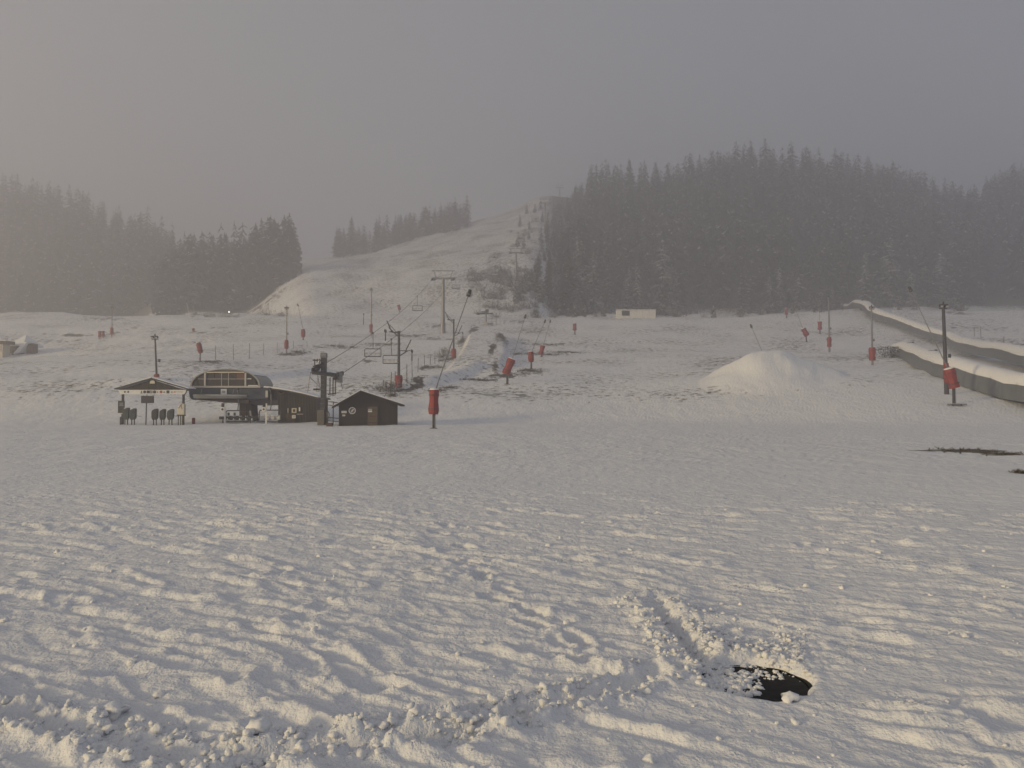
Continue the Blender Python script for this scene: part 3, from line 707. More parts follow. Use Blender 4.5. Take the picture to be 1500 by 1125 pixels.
    lip.rings(rr); lip.build('canopy_lip', CHROME, t, smooth=False)
    MB().prism([(X(300), Z(586.2)), (X(372), Z(586.2)), (X(372), Z(591)), (X(340), Z(590)), (X(324), Z(588))][::-1], D0 - .2, D1 - .6).build('soffit', mat('brown_soffit', (.12, .09, .065), .7), t)
    # pillar
    MB().prism([(X(355), -.3), (X(374), -.3), (X(371.5), Z(590)), (X(354.5), Z(590))], -.7, 1.1).build('pillar', WOODV, t)
    MB().box((X(361), -.74, Z(603)), (9 * KS, .06, 1.3)).build('pillar_panel', BROWN, t)
    MB().box((X(372.5), -.6, .5), (.14, .5, 1.6), Matrix.Rotation(R(-9), 3, 'Y')).build('pillar_edge', BEIGE, t)
    MB().prism([(X(370), Z(586.3)), (X(412), Z(586.3)), (X(412), Z(592.5)), (X(385), Z(594)), (X(370), Z(591))][::-1], D0 + .3, D1 - .8).build('machine_housing', DARK, t)
    # wooden annexe, its boards one by one
    zr = lambda u: Z(569.3 + (u - 398) * (583.2 - 569.3) / 72 * (0.55 + 0.45 * (u - 398) / 72))
    u0, u1, nb = 400.5, 468.5, 30
    wall = None
    for i in range(nb):
        a, b = u0 + (u1 - u0) * i / nb, u0 + (u1 - u0) * (i + 1) / nb
        zlow = Z(593.5) if b < 412 else -.4
        MB().prism([(X(a) + .006, zlow), (X(b) - .006, zlow), (X(b) - .006, zr(b) - .1), (X(a) + .006, zr(a) - .1)], -.9, -.85 + .012 * (i % 3)).build('board', WOODV, t)
    MB().prism([(X(412.6), -.4), (X(468), -.4), (X(468), zr(468) - .12), (X(430), zr(430) - .12), (X(401), zr(401) - .12), (X(401), Z(593)), (X(412.6), Z(593))][::-1], -.82, 3.2).build('annexe_core', DARK, t)
    pr = [(X(u), zr(u) - .1) for u in range(388, 474, 6)] + [(X(u), zr(u) + .05) for u in range(472, 387, -6)]
    MB().prism(pr, -1.25, 3.4).build('annexe_roof', DARK, t)
    pr = [(X(u), zr(u) + .053) for u in range(392, 474, 6)] + [(X(u), zr(u) + .16 + .03 * math.sin(u)) for u in range(470, 387, -6)]
    MB().prism(pr, -1.2, 3.4).build('snow_cover', SNOW, t)
    MB().box((X(392), -.6, Z(567.9)), (8.5 * KS, .8, .09)).build('roof_vent', DARK, t)
    for a, b in (((410, 572), (417, 577)), ((417, 577), (424, 573))):
        MB().tube((X(a[0]), -.98, Z(a[1])), (X(b[0]), -.98, Z(b[1])), .06, n=6).build('brace', BROWN, t)
    dr = MB().box((X(431), -.96, (Z(605) - .4) / 2), (13 * KS, .06, Z(605) + .4)).build('door', BROWN, t)
    MB().box((X(426.6), -1.0, Z(601.5)), (.05, .05, .5)).build('post_light', WHITE, t)
    MB().box((X(435.5), -1.0, Z(601.3)), (7 * KS, .05, .46)).build('poster', CREAM, t)
    MB().box((X(435.5), -1.03, Z(601.3)), (3.4 * KS, .02, .26)).build('poster_print', BROWN, t)
    MB().box((X(435.2), -1.0, Z(610.4)), (5.2 * KS, .05, .3)).build('notice', WHITE, t)
    MB().box((X(435.2), -1.03, Z(610.4)), (3.6 * KS, .015, .12)).build('notice_print', BEIGE, t)
    MB().box((X(443.2), -1.0, Z(599.5)), (.14, .05, .38)).build('notice', WHITE, t)
    MB().box((X(444), -1.02, Z(606.5)), (9 * KS, .2, .06)).build('window_ledge', BEIGE, t)
    MB().box((X(444.5), -.98, Z(593)), (8 * KS, .12, .06)).build('window_lintel', BROWN, t)
    return t
station()

# ------------------------------------------------------------------ chairs of the chairlift
def chair_proto(n_seats=4):
    t = bpy.data.objects.new('lift_chair', None); COL.objects.link(t); t.empty_display_size = .3
    W = 2.15; H = 3.1
    MB().path([Vector((0, 0, 0)), Vector((0, .35, -.5)), Vector((0, .42, -1.5)), Vector((0, .2, -H + 1.05))], .055, n=7).build('hanger', STEEL, t, smooth=True)
    MB().box((0, 0, .02), (.22, .45, .2)).build('grip', DARK, t, bevel=.02)
    fr = [Vector((-W / 2 + .1, .2, -H + 1.05)), Vector((-W / 2, .2, -H + .92)), Vector((-W / 2, .12, -H + .05)), Vector((-W / 2 + .05, -.4, -H - .02))]
    MB().path(fr + [], .055, n=6).build('side_frame', DARK, t)
    MB().path([Vector((-p.x, p.y, p.z)) for p in fr], .055, n=6).build('side_frame', DARK, t)
    MB().tube((-W / 2 + .1, .2, -H + 1.05), (W / 2 - .1, .2, -H + 1.05), .055, n=6).build('top_bar', DARK, t)
    MB().box((0, -.1, -H), (W - .08, .5, .1)).build('seat', DARK, t, bevel=.03)
    for i in range(n_seats):
        MB().box(((i - (n_seats - 1) / 2) * W / n_seats, .2, -H + .33), (W / n_seats * .62, .08, .46), Matrix.Rotation(R(-10), 3, 'X')).build('backrest', mat('chair_back', (.55, .55, .55), .6), t, bevel=.03)
    MB().path([Vector((-W / 2 + .02, .15, -H + .75)), Vector((-W / 2 + .1, -.55, -H + .42)), Vector((W / 2 - .1, -.55, -H + .42)), Vector((W / 2 - .02, .15, -H + .75))], .025, n=5).build('safety_bar', STEEL, t)
    MB().box((0, -.08, -H + .075), (W - .3, .42, .05)).build('snow_cover', SNOW, t, bevel=.02)
    return t
CHAIR = chair_proto(); CH_USED = [False]
def place_chair(p, label, rz=0.0, group='chairs of the chairlift'):
    c = CHAIR if not CH_USED[0] else copy_tree(CHAIR); CH_USED[0] = True
    c.location = p; c.rotation_euler.z = rz; tag(c, label, 'lift chair', group); return c
p = at(347, 614, YS - 2.2); place_chair((p.x, p.y, 3.35), 'empty lift chair parked in the station beside the pillar, below the canopy lip', R(4))
p = at(394.5, 614, YS - 2.0); place_chair((p.x, p.y, 3.4), 'empty lift chair with rounded frame parked between the pillar and the wooden annexe', R(-4))
def signal_post(u, label):
    Y = YS - 3.2; o = gx(u, Y); k = Y / F; Z = lambda v: at(u, v, Y).z - o.z
    t = thing('signal_post', o, label, 'signal post')
    MB().box((0, 0, Z(591) / 2 - .1), (.13, .1, Z(591) + .2)).build('post', WHITE, t)
    MB().box((-.2, -.02, Z(593.5)), (.26, .16, .36)).build('lamp_box', BLACK, t, bevel=.02)
    h = MB(); h.tube((-.2, -.1, Z(599.5)), (-.2, -.14, Z(599.5)), .2, n=14); r_ = h.build('round_sign', WHITE, t)
    MB().tube((-.2, -.143, Z(599.5)), (-.2, -.16, Z(599.5)), .1, n=10).build('symbol', INK, r_)
signal_post(330, 'white boarding post with round sign at the open end of the station')
signal_post(390.3, 'white boarding post with round sign in front of the chair nearest the annexe')
# loading bench / gate row under the canopy
def loading_gates():
    Y = YS - 2.9; o = gx(347, Y); k = Y / F; t = thing('loading_barrier', o, 'low dark boarding barrier with padded rollers under the canopy', 'barrier')
    MB().tube((-25 * k, 0, .52), (25 * k, 0, .5), .14, n=8).build('rail', BLACK, t)
    for i in range(5):
        x = (-13 + 9 * i) * k
        MB().box((x, -.05, .4), (.1, .16, .22)).build('bracket', WHITE, t, bevel=.03)
        MB().tube((x + .2, 0, .52), (x + .42, 0, .52), .2, n=10).build('roller', BLACK, t)
        if i < 3: MB().box((x + .05, .05, .88), (.2, .1, .3)).build('head_pad', BLACK, t, bevel=.03)
    for x in (-20, 20): MB().tube((x * k, 0, -.2), (x * k, 0, .45), .06, n=6).build('leg', BLACK, t)
loading_gates()

# ------------------------------------------------------------------ first pylon
def pylon():
    Y = 66.5; o = gx(472, Y); k = Y / F; t = thing('lift_pylon', o, 'heavy first chairlift pylon with wheel trains between station and hut', 'lift pylon')
    X = lambda u: (u - 472) * k
    Z = lambda v: at(472, v, Y).z - o.z
    MB().box((X(471.5), 0, (Z(600) - .3) / 2), (.66, .66, Z(600) + .3)).build('concrete_foot', CONC, t, bevel=.06)
    MB().box((X(477.2), .1, Z(590) / 2), (.24, .4, Z(580))).build('column_flange', BROWN, t)
    col = MB().box((X(474), 0, (Z(517) + Z(600)) / 2), (.42, .5, Z(517) - Z(600))).build('column', DARK, t)
    for i in range(14):
        z = Z(598) + i * .42
        MB().tube((X(470), -.36, z), (X(476), -.36, z), .02, n=5).build('rung', STEEL, col)
    MB().box((X(474), 0, Z(521)), (.5, .6, .4)).build('column_head', STEEL, t)
    for dz in (0, 1): MB().box((X(466), -.2, Z(528 + dz * 9)), (.8, .5, .1)).build('catwalk', DARK, t)
    for u in (462.3, 466, 469.6): MB().tube((X(u), -.4, Z(541)), (X(u), -.4, Z(526)), .05, n=6).build('rail_post', DARK, t)
    MB().tube((X(463), -.4, Z(539)), (X(469), -.4, Z(528)), .06, n=6).build('brace', WHITE, t)
    # crossarm with sheaves
    MB().box((X(478), -.1, Z(548)), (2.5, .4, .35), Matrix.Rotation(R(7), 3, 'Y')).build('crossarm', DARK, t)
    def train(u, v, y0):
        tr = MB().tube((X(u), y0 - 1.1, Z(v)), (X(u), y0 + 1.1, Z(v) + .25), .1, n=6).build('sheave_train', DARK, t)
        for j in range(6):
            y = y0 - 1.0 + j * .4; z = Z(v) + .02 + j * .045
            MB().tube((X(u) - .07, y, z + .12), (X(u) + .07, y, z + .12), .2, n=12).build('sheave', BLACK, tr)
    train(463, 545, -.2); train(467, 541, -.2); train(494, 556, 0); train(498, 552, 0)
    MB().box((X(497), 0, Z(553)), (.3, 1.2, .9)).build('wheel_guard', STEEL, t)
    for u in (484, 488.5, 492): MB().tube((X(u), -.2, Z(578)), (X(u), -.2, Z(553)), .06, n=6).build('hanger_frame', DARK, t)
    MB().tube((X(481), -.2, Z(578)), (X(493), -.2, Z(576)), .05, n=6).build('hanger_frame', DARK, t)
    MB().path([Vector((X(451), -.2, Z(575))), Vector((X(455), -.2, Z(546))), Vector((X(467), -.2, Z(546)))], .05, n=6).build('maintenance_frame', STEEL, t)
    MB().path([Vector((X(455), -.2, Z(553))), Vector((X(470), -.2, Z(568)))], .035, n=6).build('maintenance_frame', STEEL, t)
    MB().path([Vector((X(464), -.2, Z(575))), Vector((X(466), -.2, Z(553)))], .035, n=6).build('maintenance_frame', STEEL, t)
    MB().box((X(464.5), -.25, Z(570.5)), (.5, .3, .16)).build('signal_box', BLACK, t)
    for v in (588, 593, 611, 616):
        MB().tube((X(477), .1, Z(v)), (X(496.5), .3, Z(v + 2)), .035, n=5).build('guard_rail', DARK, t)
    MB().tube((X(487.5), .2, 0), (X(487.5), .2, Z(588)), .045, n=6).build('guard_post', DARK, t)
pylon()
def crate():
    o = gx(483, 64.0); t = thing('wooden_box', o, 'small brown box in the snow at the foot of the first pylon', 'box')
    MB().box((0, 0, .1), (.5, .4, .3)).build('body', BROWN, t, bevel=.02); MB().box((0, 0, .28), (.54, .44, .05)).build('lid', BROWN, t)
crate()
def hoop():
    o = gx(480.5, 65.4); t = thing('hose_reel', o, 'small dark round reel beside the first pylon in front of the hut', 'reel')
    pts = [Vector((.1 * math.cos(a), 0, .95 + .3 * math.sin(a))) for a in [2 * math.pi * i / 14 for i in range(15)]]
    MB().path(pts, .05, n=6).build('ring', BLACK, t); MB().tube((0, 0, -.2), (0, 0, .68), .04, n=6).build('stand', BLACK, t)
hoop()

# ------------------------------------------------------------------ hut
def hut():
    Y = 65.0; c = gx(497, Y); k = Y / F
    t = thing('wooden_hut', (c.x, c.y, c.z - .15), 'small dark wooden hut with round emblem and snowy gable roof', 'hut', R(12))
    W, D, H, RZ = 5.05, 3.9, 2.05, 3.1                      # local x along the gable front, y to the rear
    def gtop(x): return H + (RZ - H) * (1 - abs(x - W * .36) / (W * .64 if x > W * .36 else W * .36))
    nb = 13
    for i in range(nb):                                     # horizontal boards up to the eaves, gable boards above
        a, b = i * H / nb, (i + 1) * H / nb
        MB().box((W / 2 - .72, -.02 + .01 * (i % 2), (a + b) / 2), (W - 1.46, .05, b - a - .012)).build('board', WOOD, t)
    for i in range(9):
        x = W - 1.44 + i * .16
        MB().box((x + .08, -.02, H / 2), (.15, .05, H - .01)).build('board', WOODV, t)
    z = H
    while z < RZ - .1:
        b = min(z + .16, RZ - .02); h = (RZ - z) / (RZ - H); h2 = (RZ - b) / (RZ - H); xm = W * .36
        MB().prism([(xm - xm * h, z + .006), (xm + (W - xm) * h, z + .006), (xm + (W - xm) * h2, b - .006), (xm - xm * h2, b - .006)], -.045, 0.0).build('board', WOOD, t); z = b
    core = MB().prism([(.02, -.4), (W - .02, -.4), (W - .02, H - .02), (W * .36, RZ - .05), (.02, H - .02)], .03, D).build('core', DARK, t)
    for i in range(15):
        MB().box((W + .012, .13 + i * D / 15.2, H / 2 - .1), (.05, D / 15.2 - .012, H + .15)).build('board', WOODV, t)
    MB().box((.03, -.03, H / 2), (.12, .1, H)).build('corner_post', WOODV, t); MB().box((W - .03, -.035, H / 2), (.12, .1, H)).build('corner_post', WOODV, t)
    MB().box((W / 2, -.05, H + .02), (W, .07, .13)).build('tie_beam', WOOD, t)
    xm = W * .36; ov = .62
    sl = (RZ - H) / xm; sr = (RZ - H) / (W - xm)
    L0 = (-ov, H - ov * sl); R0 = (W + ov, H - ov * sr); A = (xm, RZ)
    for (a, b, nm) in ((L0, A, 'roof_panel'), (A, R0, 'roof_panel')):
        MB().prism([(a[0], a[1] + .02), (b[0], b[1] + .02), (b[0], b[1] + .16), (a[0], a[1] + .16)], -.62, D + .4).build(nm, WOOD, t)
        MB().prism([(a[0] + .03, a[1] + .163), (b[0] - .02, b[1] + .163), (b[0] - .02, b[1] + .26), (a[0] + .06, a[1] + .235)], -.58, D + .38).build('snow_cover', SNOW, t)
    dr = MB().box((2.88, -.06, .95), (.86, .06, 1.8)).build('door', plank_mat('pale_brown_door', (.1, .075, .052), axis=2), t)
    for i in range(3): MB().box((2.88, -.1, .45 + i * .55), (.8, .03, .07)).build('ledge', BROWN, dr)
    MB().tube((2.54, -.09, .95), (2.54, -.15, .95), .03, n=8).build('handle', STEEL, dr)
    for x in (2.42, 3.34): MB().box((x, -.07, .97), (.08, .06, 1.9)).build('door_frame', WOODV, dr)
    MB().box((2.66, -.1, 1.5), (.34, .02, .27)).build('notice', WHITE, dr)
    # round emblem: ring, face and a slanted mark
    e = (1.12, -.07, 1.5)
    em = MB().tube((e[0], -.05, e[2]), (e[0], -.09, e[2]), .31, n=24).build('round_emblem', WHITE, t)
    MB().tube((e[0], -.091, e[2]), (e[0], -.1, e[2]), .235, n=24).build('emblem_face', mat('emblem_grey', (.16, .13, .12), .7), em)
    MB().box((e[0] + .02, -.105, e[2]), (.09, .012, .34), Matrix.Rotation(R(35), 3, 'Y')).build('emblem_mark', WHITE, em)
    MB().box((e[0] - .07, -.106, e[2] - .03), (.06, .012, .2), Matrix.Rotation(R(20), 3, 'Y')).build('emblem_mark', BEIGE, em)
    s1 = MB().box((.42, -.07, 1.38), (.44, .02, .2)).build('notice', WHITE, t); MB().box((.42, -.085, 1.38), (.32, .01, .06)).build('text_line', BEIGE, s1)
    s2 = MB().box((.40, -.07, 1.08), (.26, .02, .14)).build('notice', WHITE, t); MB().box((.40, -.085, 1.08), (.18, .01, .04)).build('text_line', BEIGE, s2)
hut()

# ------------------------------------------------------------------ snow lances
lance('red padded snow lance standing on the flat beside the wooden hut, long tube leaning away', (635, 628), 571, 607, 15, (685, 430), lean=1)
lance('leaning red padded snow lance on a dark earth patch, beside the snow ramp', (743, 563), 526, 548, 12.5, (769, 464), lean=9)
lance('upright red padded snow lance on bare earth just behind the leaning one', (778, 541), 515, 530, 8.5, (798, 471), lean=-.5)
lance('tilted red padded snow lance beyond the two lances on bare earth', (793, 523), 506, 519, 7.5, (806, 471), lean=3)
lance('dull red padded post without tube at the foot of the conifer wood edge', (842, 490), 474, 484, 5.5, None)
lance('red padded snow lance rising behind the tall snow pile', (1123, 509), 496.5, 505, 7.5, (1104, 449), depth=109)
lance('tilted red padded snow lance between the snow pile and the light poles', (1181, 501), 481, 492, 7.5, (1163, 441), lean=-6)
lance('thin upright red padded lance behind the light pole near the long covered conveyor', (1201, 489), 471, 483, 6, (1201.5, 440), head=False)
lance('red padded snow lance with drip tray leaning beside the dark light pole', (1397, 592), 540, 568, 15, (1342, 424), lean=-8)
lance('tilted red padded snow lance on the slope above the lift station dome', (293, 530), 502, 517, 7.5, None, lean=-3.5)
lance('slim red padded snow lance on the slope behind the wire fence light pole', (444, 498), 482, 494, 6.5, (435, 447))
lance('small dark tilted lance far up beside the chairlift line', (585, 457), 446.5, 454, 4.5, None, lean=-2)
lance('bare pale lance tube leaning at the edge of the misty conifer clump', (283, 486), 481, 484.5, 4, (271, 442), lance_mat=WHITE)
lance('short red padded post at the bend of the upper track, with one just beside it', (146, 496), 485, 494, 4.5, None)
lance('short red padded post at the bend of the upper track, closest to the light pole', (151, 495), 485, 493.5, 4, None)
lance('small dark lance at the crest before the conifer wood', (1152, 466), 452, 461, 4.5, None)
def tray():
    g = gp(1402, 594.5); t = thing('drip_tray', g, 'flat dark tray lying on the snow under the leaning lance', 'tray')
    MB().box((0, 0, .16), (1.55, .7, .07)).build('tray_base', BLACK, t); MB().box((0, .05, .215), (1.4, .5, .035)).build('snow_cover', SNOW, t, bevel=.01)
    for x in (-.4, .4): MB().tube((x, 0, -.2), (x, 0, .14), .05, n=6).build('foot', BLACK, t)
tray()

# ------------------------------------------------------------------ light poles
lightpole('leaning light pole with red padded foot on the bank behind the portal', (230, 556), 490, (548, 556), 7.5, lean=-4, dark=True)
lightpole('light pole with red sleeve next to the wire fence above the lift station', (419.5, 518), 448, (498, 511), 6.5)
lightpole('light pole with small red sleeve on the piste beside the chairlift', (543.5, 491), 421.5, (475, 487), 5)
lightpole('light pole with bright single lamp head near the head of the long covered conveyor', (1215, 516), 433, (494, 508), 6.5, head='single')
lightpole('light pole with rusty sleeve beside the heap of brushwood', (1278, 535), 447, (509, 528), 9.5)
lightpole('thick dark light pole with red sleeve in front of the covered conveyors', (1387, 578), 443, (532, 561), 8.5, lean=-3, dark=True)
lightpole('thin light pole with red sleeve at the bend of the upper track', (163.5, 494), 449, (480, 490), 5)
def hydrant():
    g = gp(337, 464); k = g.y / F; t = thing('lamp_post', g, 'short dark post with a small lit lamp at the foot of the misty conifer clump', 'lamp post')
    H = 14 * k
    MB().tube((0, 0, -.3), (0, 0, H), .16, .14, n=8).build('post', DARK, t); MB().box((0, 0, H - .3), (.8, .5, .7)).build('cabinet', DARK, t, bevel=.04)
    MB().box((-.1, 0, H * .42), (.6, .5, .9)).build('cabinet', DARK, t, bevel=.04)
    MB().tube((-.35, -.3, H * .5), (-.35, -.36, H * .5), .17, n=10).build('lamp', LAMP, t)
hydrant()
def simple_post(u, v, vt, label, r=.08):
    g = gp(u, v); k = g.y / F; t = thing('marker_pole', g, label, 'marker pole')
    MB().tube((0, 0, -.4), (0, 0, (v - vt) * k), r, r * .7, n=7).build('pole', DARK, t); MB().tube((0, 0, (v - vt) * k - .5), (0, 0, (v - vt) * k), r * 1.7, n=7).build('sleeve', DARK, t)
simple_post(350, 463, 439, 'plain dark pole just past the small lit lamp', .14)
simple_post(532.5, 476, 459, 'short slim pole on the piste beside the light pole with small red sleeve', .13)
simple_post(393, 455, 444, 'short dark stake at the lower edge of the misty conifer clump', .1)

# ------------------------------------------------------------------ drag lift pylons
def drag_pylon(base, top, padtop, label, s=1.0):
    g = gp(*base); k = g.y / F; t = thing('drag_lift_pylon', g, label, 'drag lift pylon', group='drag lift pylons')
    H = (base[1] - top) * k
    Q = lambda du, v, y=0.0: Vector((du * k * s, y, (base[1] - v) * k))
    hh = base[1] - top
    V = lambda f_: base[1] - hh * f_
    MB().tube((0, 0, -.4), (0, 0, H), .2, .15, n=10).build('post', DARK, t)
    MB().box((0, 0, H + .03), (.42, .42, .1)).build('post_cap', DARK, t)
    a = .23 * hh
    MB().tube(Q(0, V(.98)), Q(-.75 * a, V(1.0)), .07, n=6).build('arm', DARK, t)
    MB().tube(Q(0, V(.9)), Q(-.8 * a, V(1.08)), .07, n=6).build('arm', DARK, t)
    MB().tube(Q(-.55 * a, V(.99)), Q(-.95 * a, V(1.2)), .08, n=6).build('arm_tip', DARK, t)
    MB().tube(Q(-.1 * a, V(.97)), Q(-.75 * a, V(1.13)), .045, n=6).build('arm_brace', DARK, t)
    MB().tube(Q(0, V(.56)), Q(.7 * a, V(.66)), .07, n=6).build('arm', DARK, t)
    MB().tube(Q(.45 * a, V(.62)), Q(.95 * a, V(.86)), .08, n=6).build('arm_tip', DARK, t)
    MB().tube(Q(.1 * a, V(.66)), Q(.9 * a, V(.66)), .05, n=6).build('arm_brace', DARK, t)
    for du, f1 in ((-1.05 * a, 1.0), (1.02 * a, .64)):
        w = MB().tube(Q(du, V(f1), -.6), Q(du, V(f1) - 1, .6), .09, n=6).build('wheel_beam', DARK, t)
        for j in (-1, 0, 1):
            c = Q(du, V(f1), j * .45); MB().tube(c + Vector((-.05, 0, .08)), c + Vector((.05, 0, .08)), .22, n=10).build('wheel', BLACK, w)
        MB().tube(Q(du, V(f1)), Q(du, V(f1 - .16)), .06, .1, n=6).build('spring_box', DARK, w)
    padding(t, (0, 0, .05), (0, 0, (base[1] - padtop) * k), .5, snow=False, seed=3)
    return t
PA = drag_pylon((584, 568), 486, 550, 'drag lift pylon with forked arms and red foot on the bank behind the hut')
PB = drag_pylon((664.5, 525), 468, 511, 'drag lift pylon with forked arms beside the tall chairlift tower', )

# ------------------------------------------------------------------ chairlift towers, ropes, chairs
TW = []
def tower(base, top, arm, label, gantry=True, depth=None):
    g = gx(base[0], depth) if depth else gp(*base); k = g.y / F; t = thing('chairlift_tower', g, label, 'chairlift tower', group='chairlift towers up the mountain')
    H = (base[1] - top) * k; A = min(arm * k / 2, 3.5); za = H * .875 if gantry else H
    r0 = max(.33, H * .03)
    MB().tube((0, 0, -1), (0, 0, H * .16), r0 * 1.35, r0 * 1.25, n=12).build('tower_foot', STEEL, t)
    MB().tube((0, 0, H * .16), (0, 0, za), r0, r0 * .78, n=12).build('column', STEEL, t)
    MB().box((0, 0, za + .05), (A * 1.9, .5, .45)).build('crossarm', STEEL, t)
    for s in (-1, 1):
        x = s * A * .95
        tr = MB().box((x, 0, za - .18), (.35, 4.2, .3), Matrix.Rotation(R(16), 3, 'X')).build('sheave_train', DARK, t)
        for j in range(6):
            y = -1.9 + j * .76; z = za - .05 + y * .287
            MB().tube((x - .07, y, z), (x + .07, y, z), .26, n=10).build('sheave', BLACK, tr)
        MB().box((x - s * .55, 0, za - .35), (.5, 3.4, .06), Matrix.Rotation(R(16), 3, 'X')).build('catwalk', DARK, t)
        if gantry:
            MB().tube((s * A * .62, 0, za + .2), (s * A * .85, 0, H - .1), .1, n=6).build('gantry_leg', STEEL, t)
    if gantry: MB().box((0, 0, H), (A * 2.05, .22, .22)).build('gantry_beam', STEEL, t)
    TW.append((g, H, A, za)); return t
tower((649, 488), 396, 33, 'tall grey chairlift tower with trapezoid top frame, above the drag lift pylons')
tower((756, 412), 364, 21, 'mid-height chairlift tower rising out of the scrub up the lift line', depth=None)
tower((798.5, 338), 291, 17, 'faint chairlift tower high in the mist beside the wood edge')
tower((820, 300), 271, 11, 'faintest chairlift tower at the misty skyline')
p1 = gx(472, 66.5); zP = at(472, 545, 66.5).z
def rope(side):
    pts = []; a0 = Vector((p1.x + (-.55 if side < 0 else 1.45), 66.5, zP + (.3 if side < 0 else -.35)))
    nodes = [Vector((p1.x - 1.5 + (0 if side < 0 else 2.2), 71.5, zP - 1.4)), a0] + [Vector((g.x + side * A * .95, g.y, g.z + za + .2)) for g, H, A, za in TW]
    for i, (a, b) in enumerate(zip(nodes[:-1], nodes[1:])):
        L = (b - a).length; n = 16
        for j in range(n if i < len(nodes) - 2 else n + 1):
            s_ = j / n; p = a.lerp(b, s_); p.z -= 4 * s_ * (1 - s_) * L * (.012 if i else 0); pts.append(p)
    m = MB().path(pts, .03, n=5)
    o = m.build('haul_rope', DARK)
    tag(o, ('steel haul rope of the chairlift on the downhill chairs side, over the piste' if side < 0 else 'steel haul rope of the chairlift on the uphill side, towards the wood'), 'cable', 'haul ropes of the chairlift')
    return pts
ropeL, ropeR = rope(-1), rope(1)
def proj(p):
    x, y, z = p.x, p.y, p.z - CAMZ; yy = y * math.cos(PITCH) + z * math.sin(PITCH); zz = -y * math.sin(PITCH) + z * math.cos(PITCH)
    return CX + F * x / yy, CY - F * zz / yy
def on_rope(pts, u):
    best = None
    for a, b in zip(pts[16:-1], pts[17:]):
        ua, ub = proj(a)[0], proj(b)[0]
        if (ua - u) * (ub - u) <= 0 and ua != ub: return a.lerp(b, (u - ua) / (ub - ua))
    return pts[-1]
for pts, u, lab in ((ropeL, 546, 'lift chair hanging low over the slope behind the first pylon'), (ropeL, 611.5, 'lift chair hanging just below the tall trapezoid-topped tower'),
                    (ropeR, 573, 'lift chair crossing behind the drag lift pylon near the hut'), (ropeR, 668, 'lift chair hanging right at the tall trapezoid-topped tower'),
                    (ropeR, 692, 'lift chair just past the tall tower, over the scrub'), (ropeL, 690, 'lift chair over the scrub between the tall tower and the next one'),
                    (ropeR, 725, 'lift chair hanging before the mid-height tower in the scrub'), (ropeL, 722, 'small lift chair below the mid-height tower on the piste side'),
                    (ropeL, 765, 'tiny lift chair above the mid-height tower in the mist'), (ropeR, 782, 'tiny lift chair up in the mist near the wood edge')):
    place_chair(on_rope(pts, u), lab, R(6))

def head_station():
    g = gp(711.5, 477); k = g.y / F; t = thing('conveyor_head', g, 'small T-shaped lift return station with railings on top of the snow ramp', 'lift return')
    Z = lambda v: (477 - v) * k
    MB().tube((0, 0, -.4), (0, 0, Z(459)), .36, .3, n=10).build('column', STEEL, t)
    MB().box((0, 0, .5), (1.1, .9, 1.1)).build('cabinet', BEIGE, t, bevel=.05)
    MB().box((0, 0, Z(459.5)), (22 * k, .6, .35)).build('beam', DARK, t)
    MB().tube((-13 * k, 0, Z(459)), (-9 * k, 0, Z(460.5)), .35, .2, n=8).build('beam_end', DARK, t)
    MB().tube((-1 * k, 0, Z(457.6)), (-1 * k, 0, Z(456.6)), 1.1, n=16).build('return_wheel', DARK, t)
    MB().box((2 * k, .1, Z(454.5)), (1.0, .6, .5)).build('motor_box', DARK, t, bevel=.05)
    rl = None
    for v in (463, 467, 471): MB().tube((3 * k, 0, Z(v)), (16 * k, 0, Z(v)), .05, n=5).build('railing', STEEL, t)
    for u in (9, 16): MB().tube((u * k, 0, -.3), (u * k, 0, Z(458)), .07, n=6).build('railing_post', STEEL, t)
    for v in (465, 470): MB().tube((-6 * k, 0, Z(v)), (0, 0, Z(v)), .05, n=5).build('railing', STEEL, t)
head_station()

# ------------------------------------------------------------------ container hut at the wood edge
def container():
    g = gp(932, 465.5); k = g.y / F; t = thing('container_cabin', g, 'long low white cabin with one dark window at the foot of the conifer wood', 'cabin')
    W = 57 * k; H = 11.2 * k
    MB().box((0, .9, H / 2 - .3), (W, 2.2, H + .6)).build('wall', WHITE, t, bevel=.03)
    for i in range(1, 6): MB().box((-W / 2 + W * i / 6, -.22, H / 2 - .1), (.06, .05, H + .3)).build('panel_joint', BEIGE, t)
    wd = MB().box((-W * .275, -.22, H * .58), (W * .2, .06, H * .66)).build('window', BLACK, t); MB().box((-W * .275, -.26, H * .24), (W * .22, .1, .1)).build('sill', WHITE, wd)
    MB().box((0, .9, H + .04), (W + .2, 2.5, .12)).build('roof', BEIGE, t); MB().box((0, .9, H + .16), (W + .1, 2.4, .12)).build('snow_cover', SNOW, t, bevel=.03)
container()

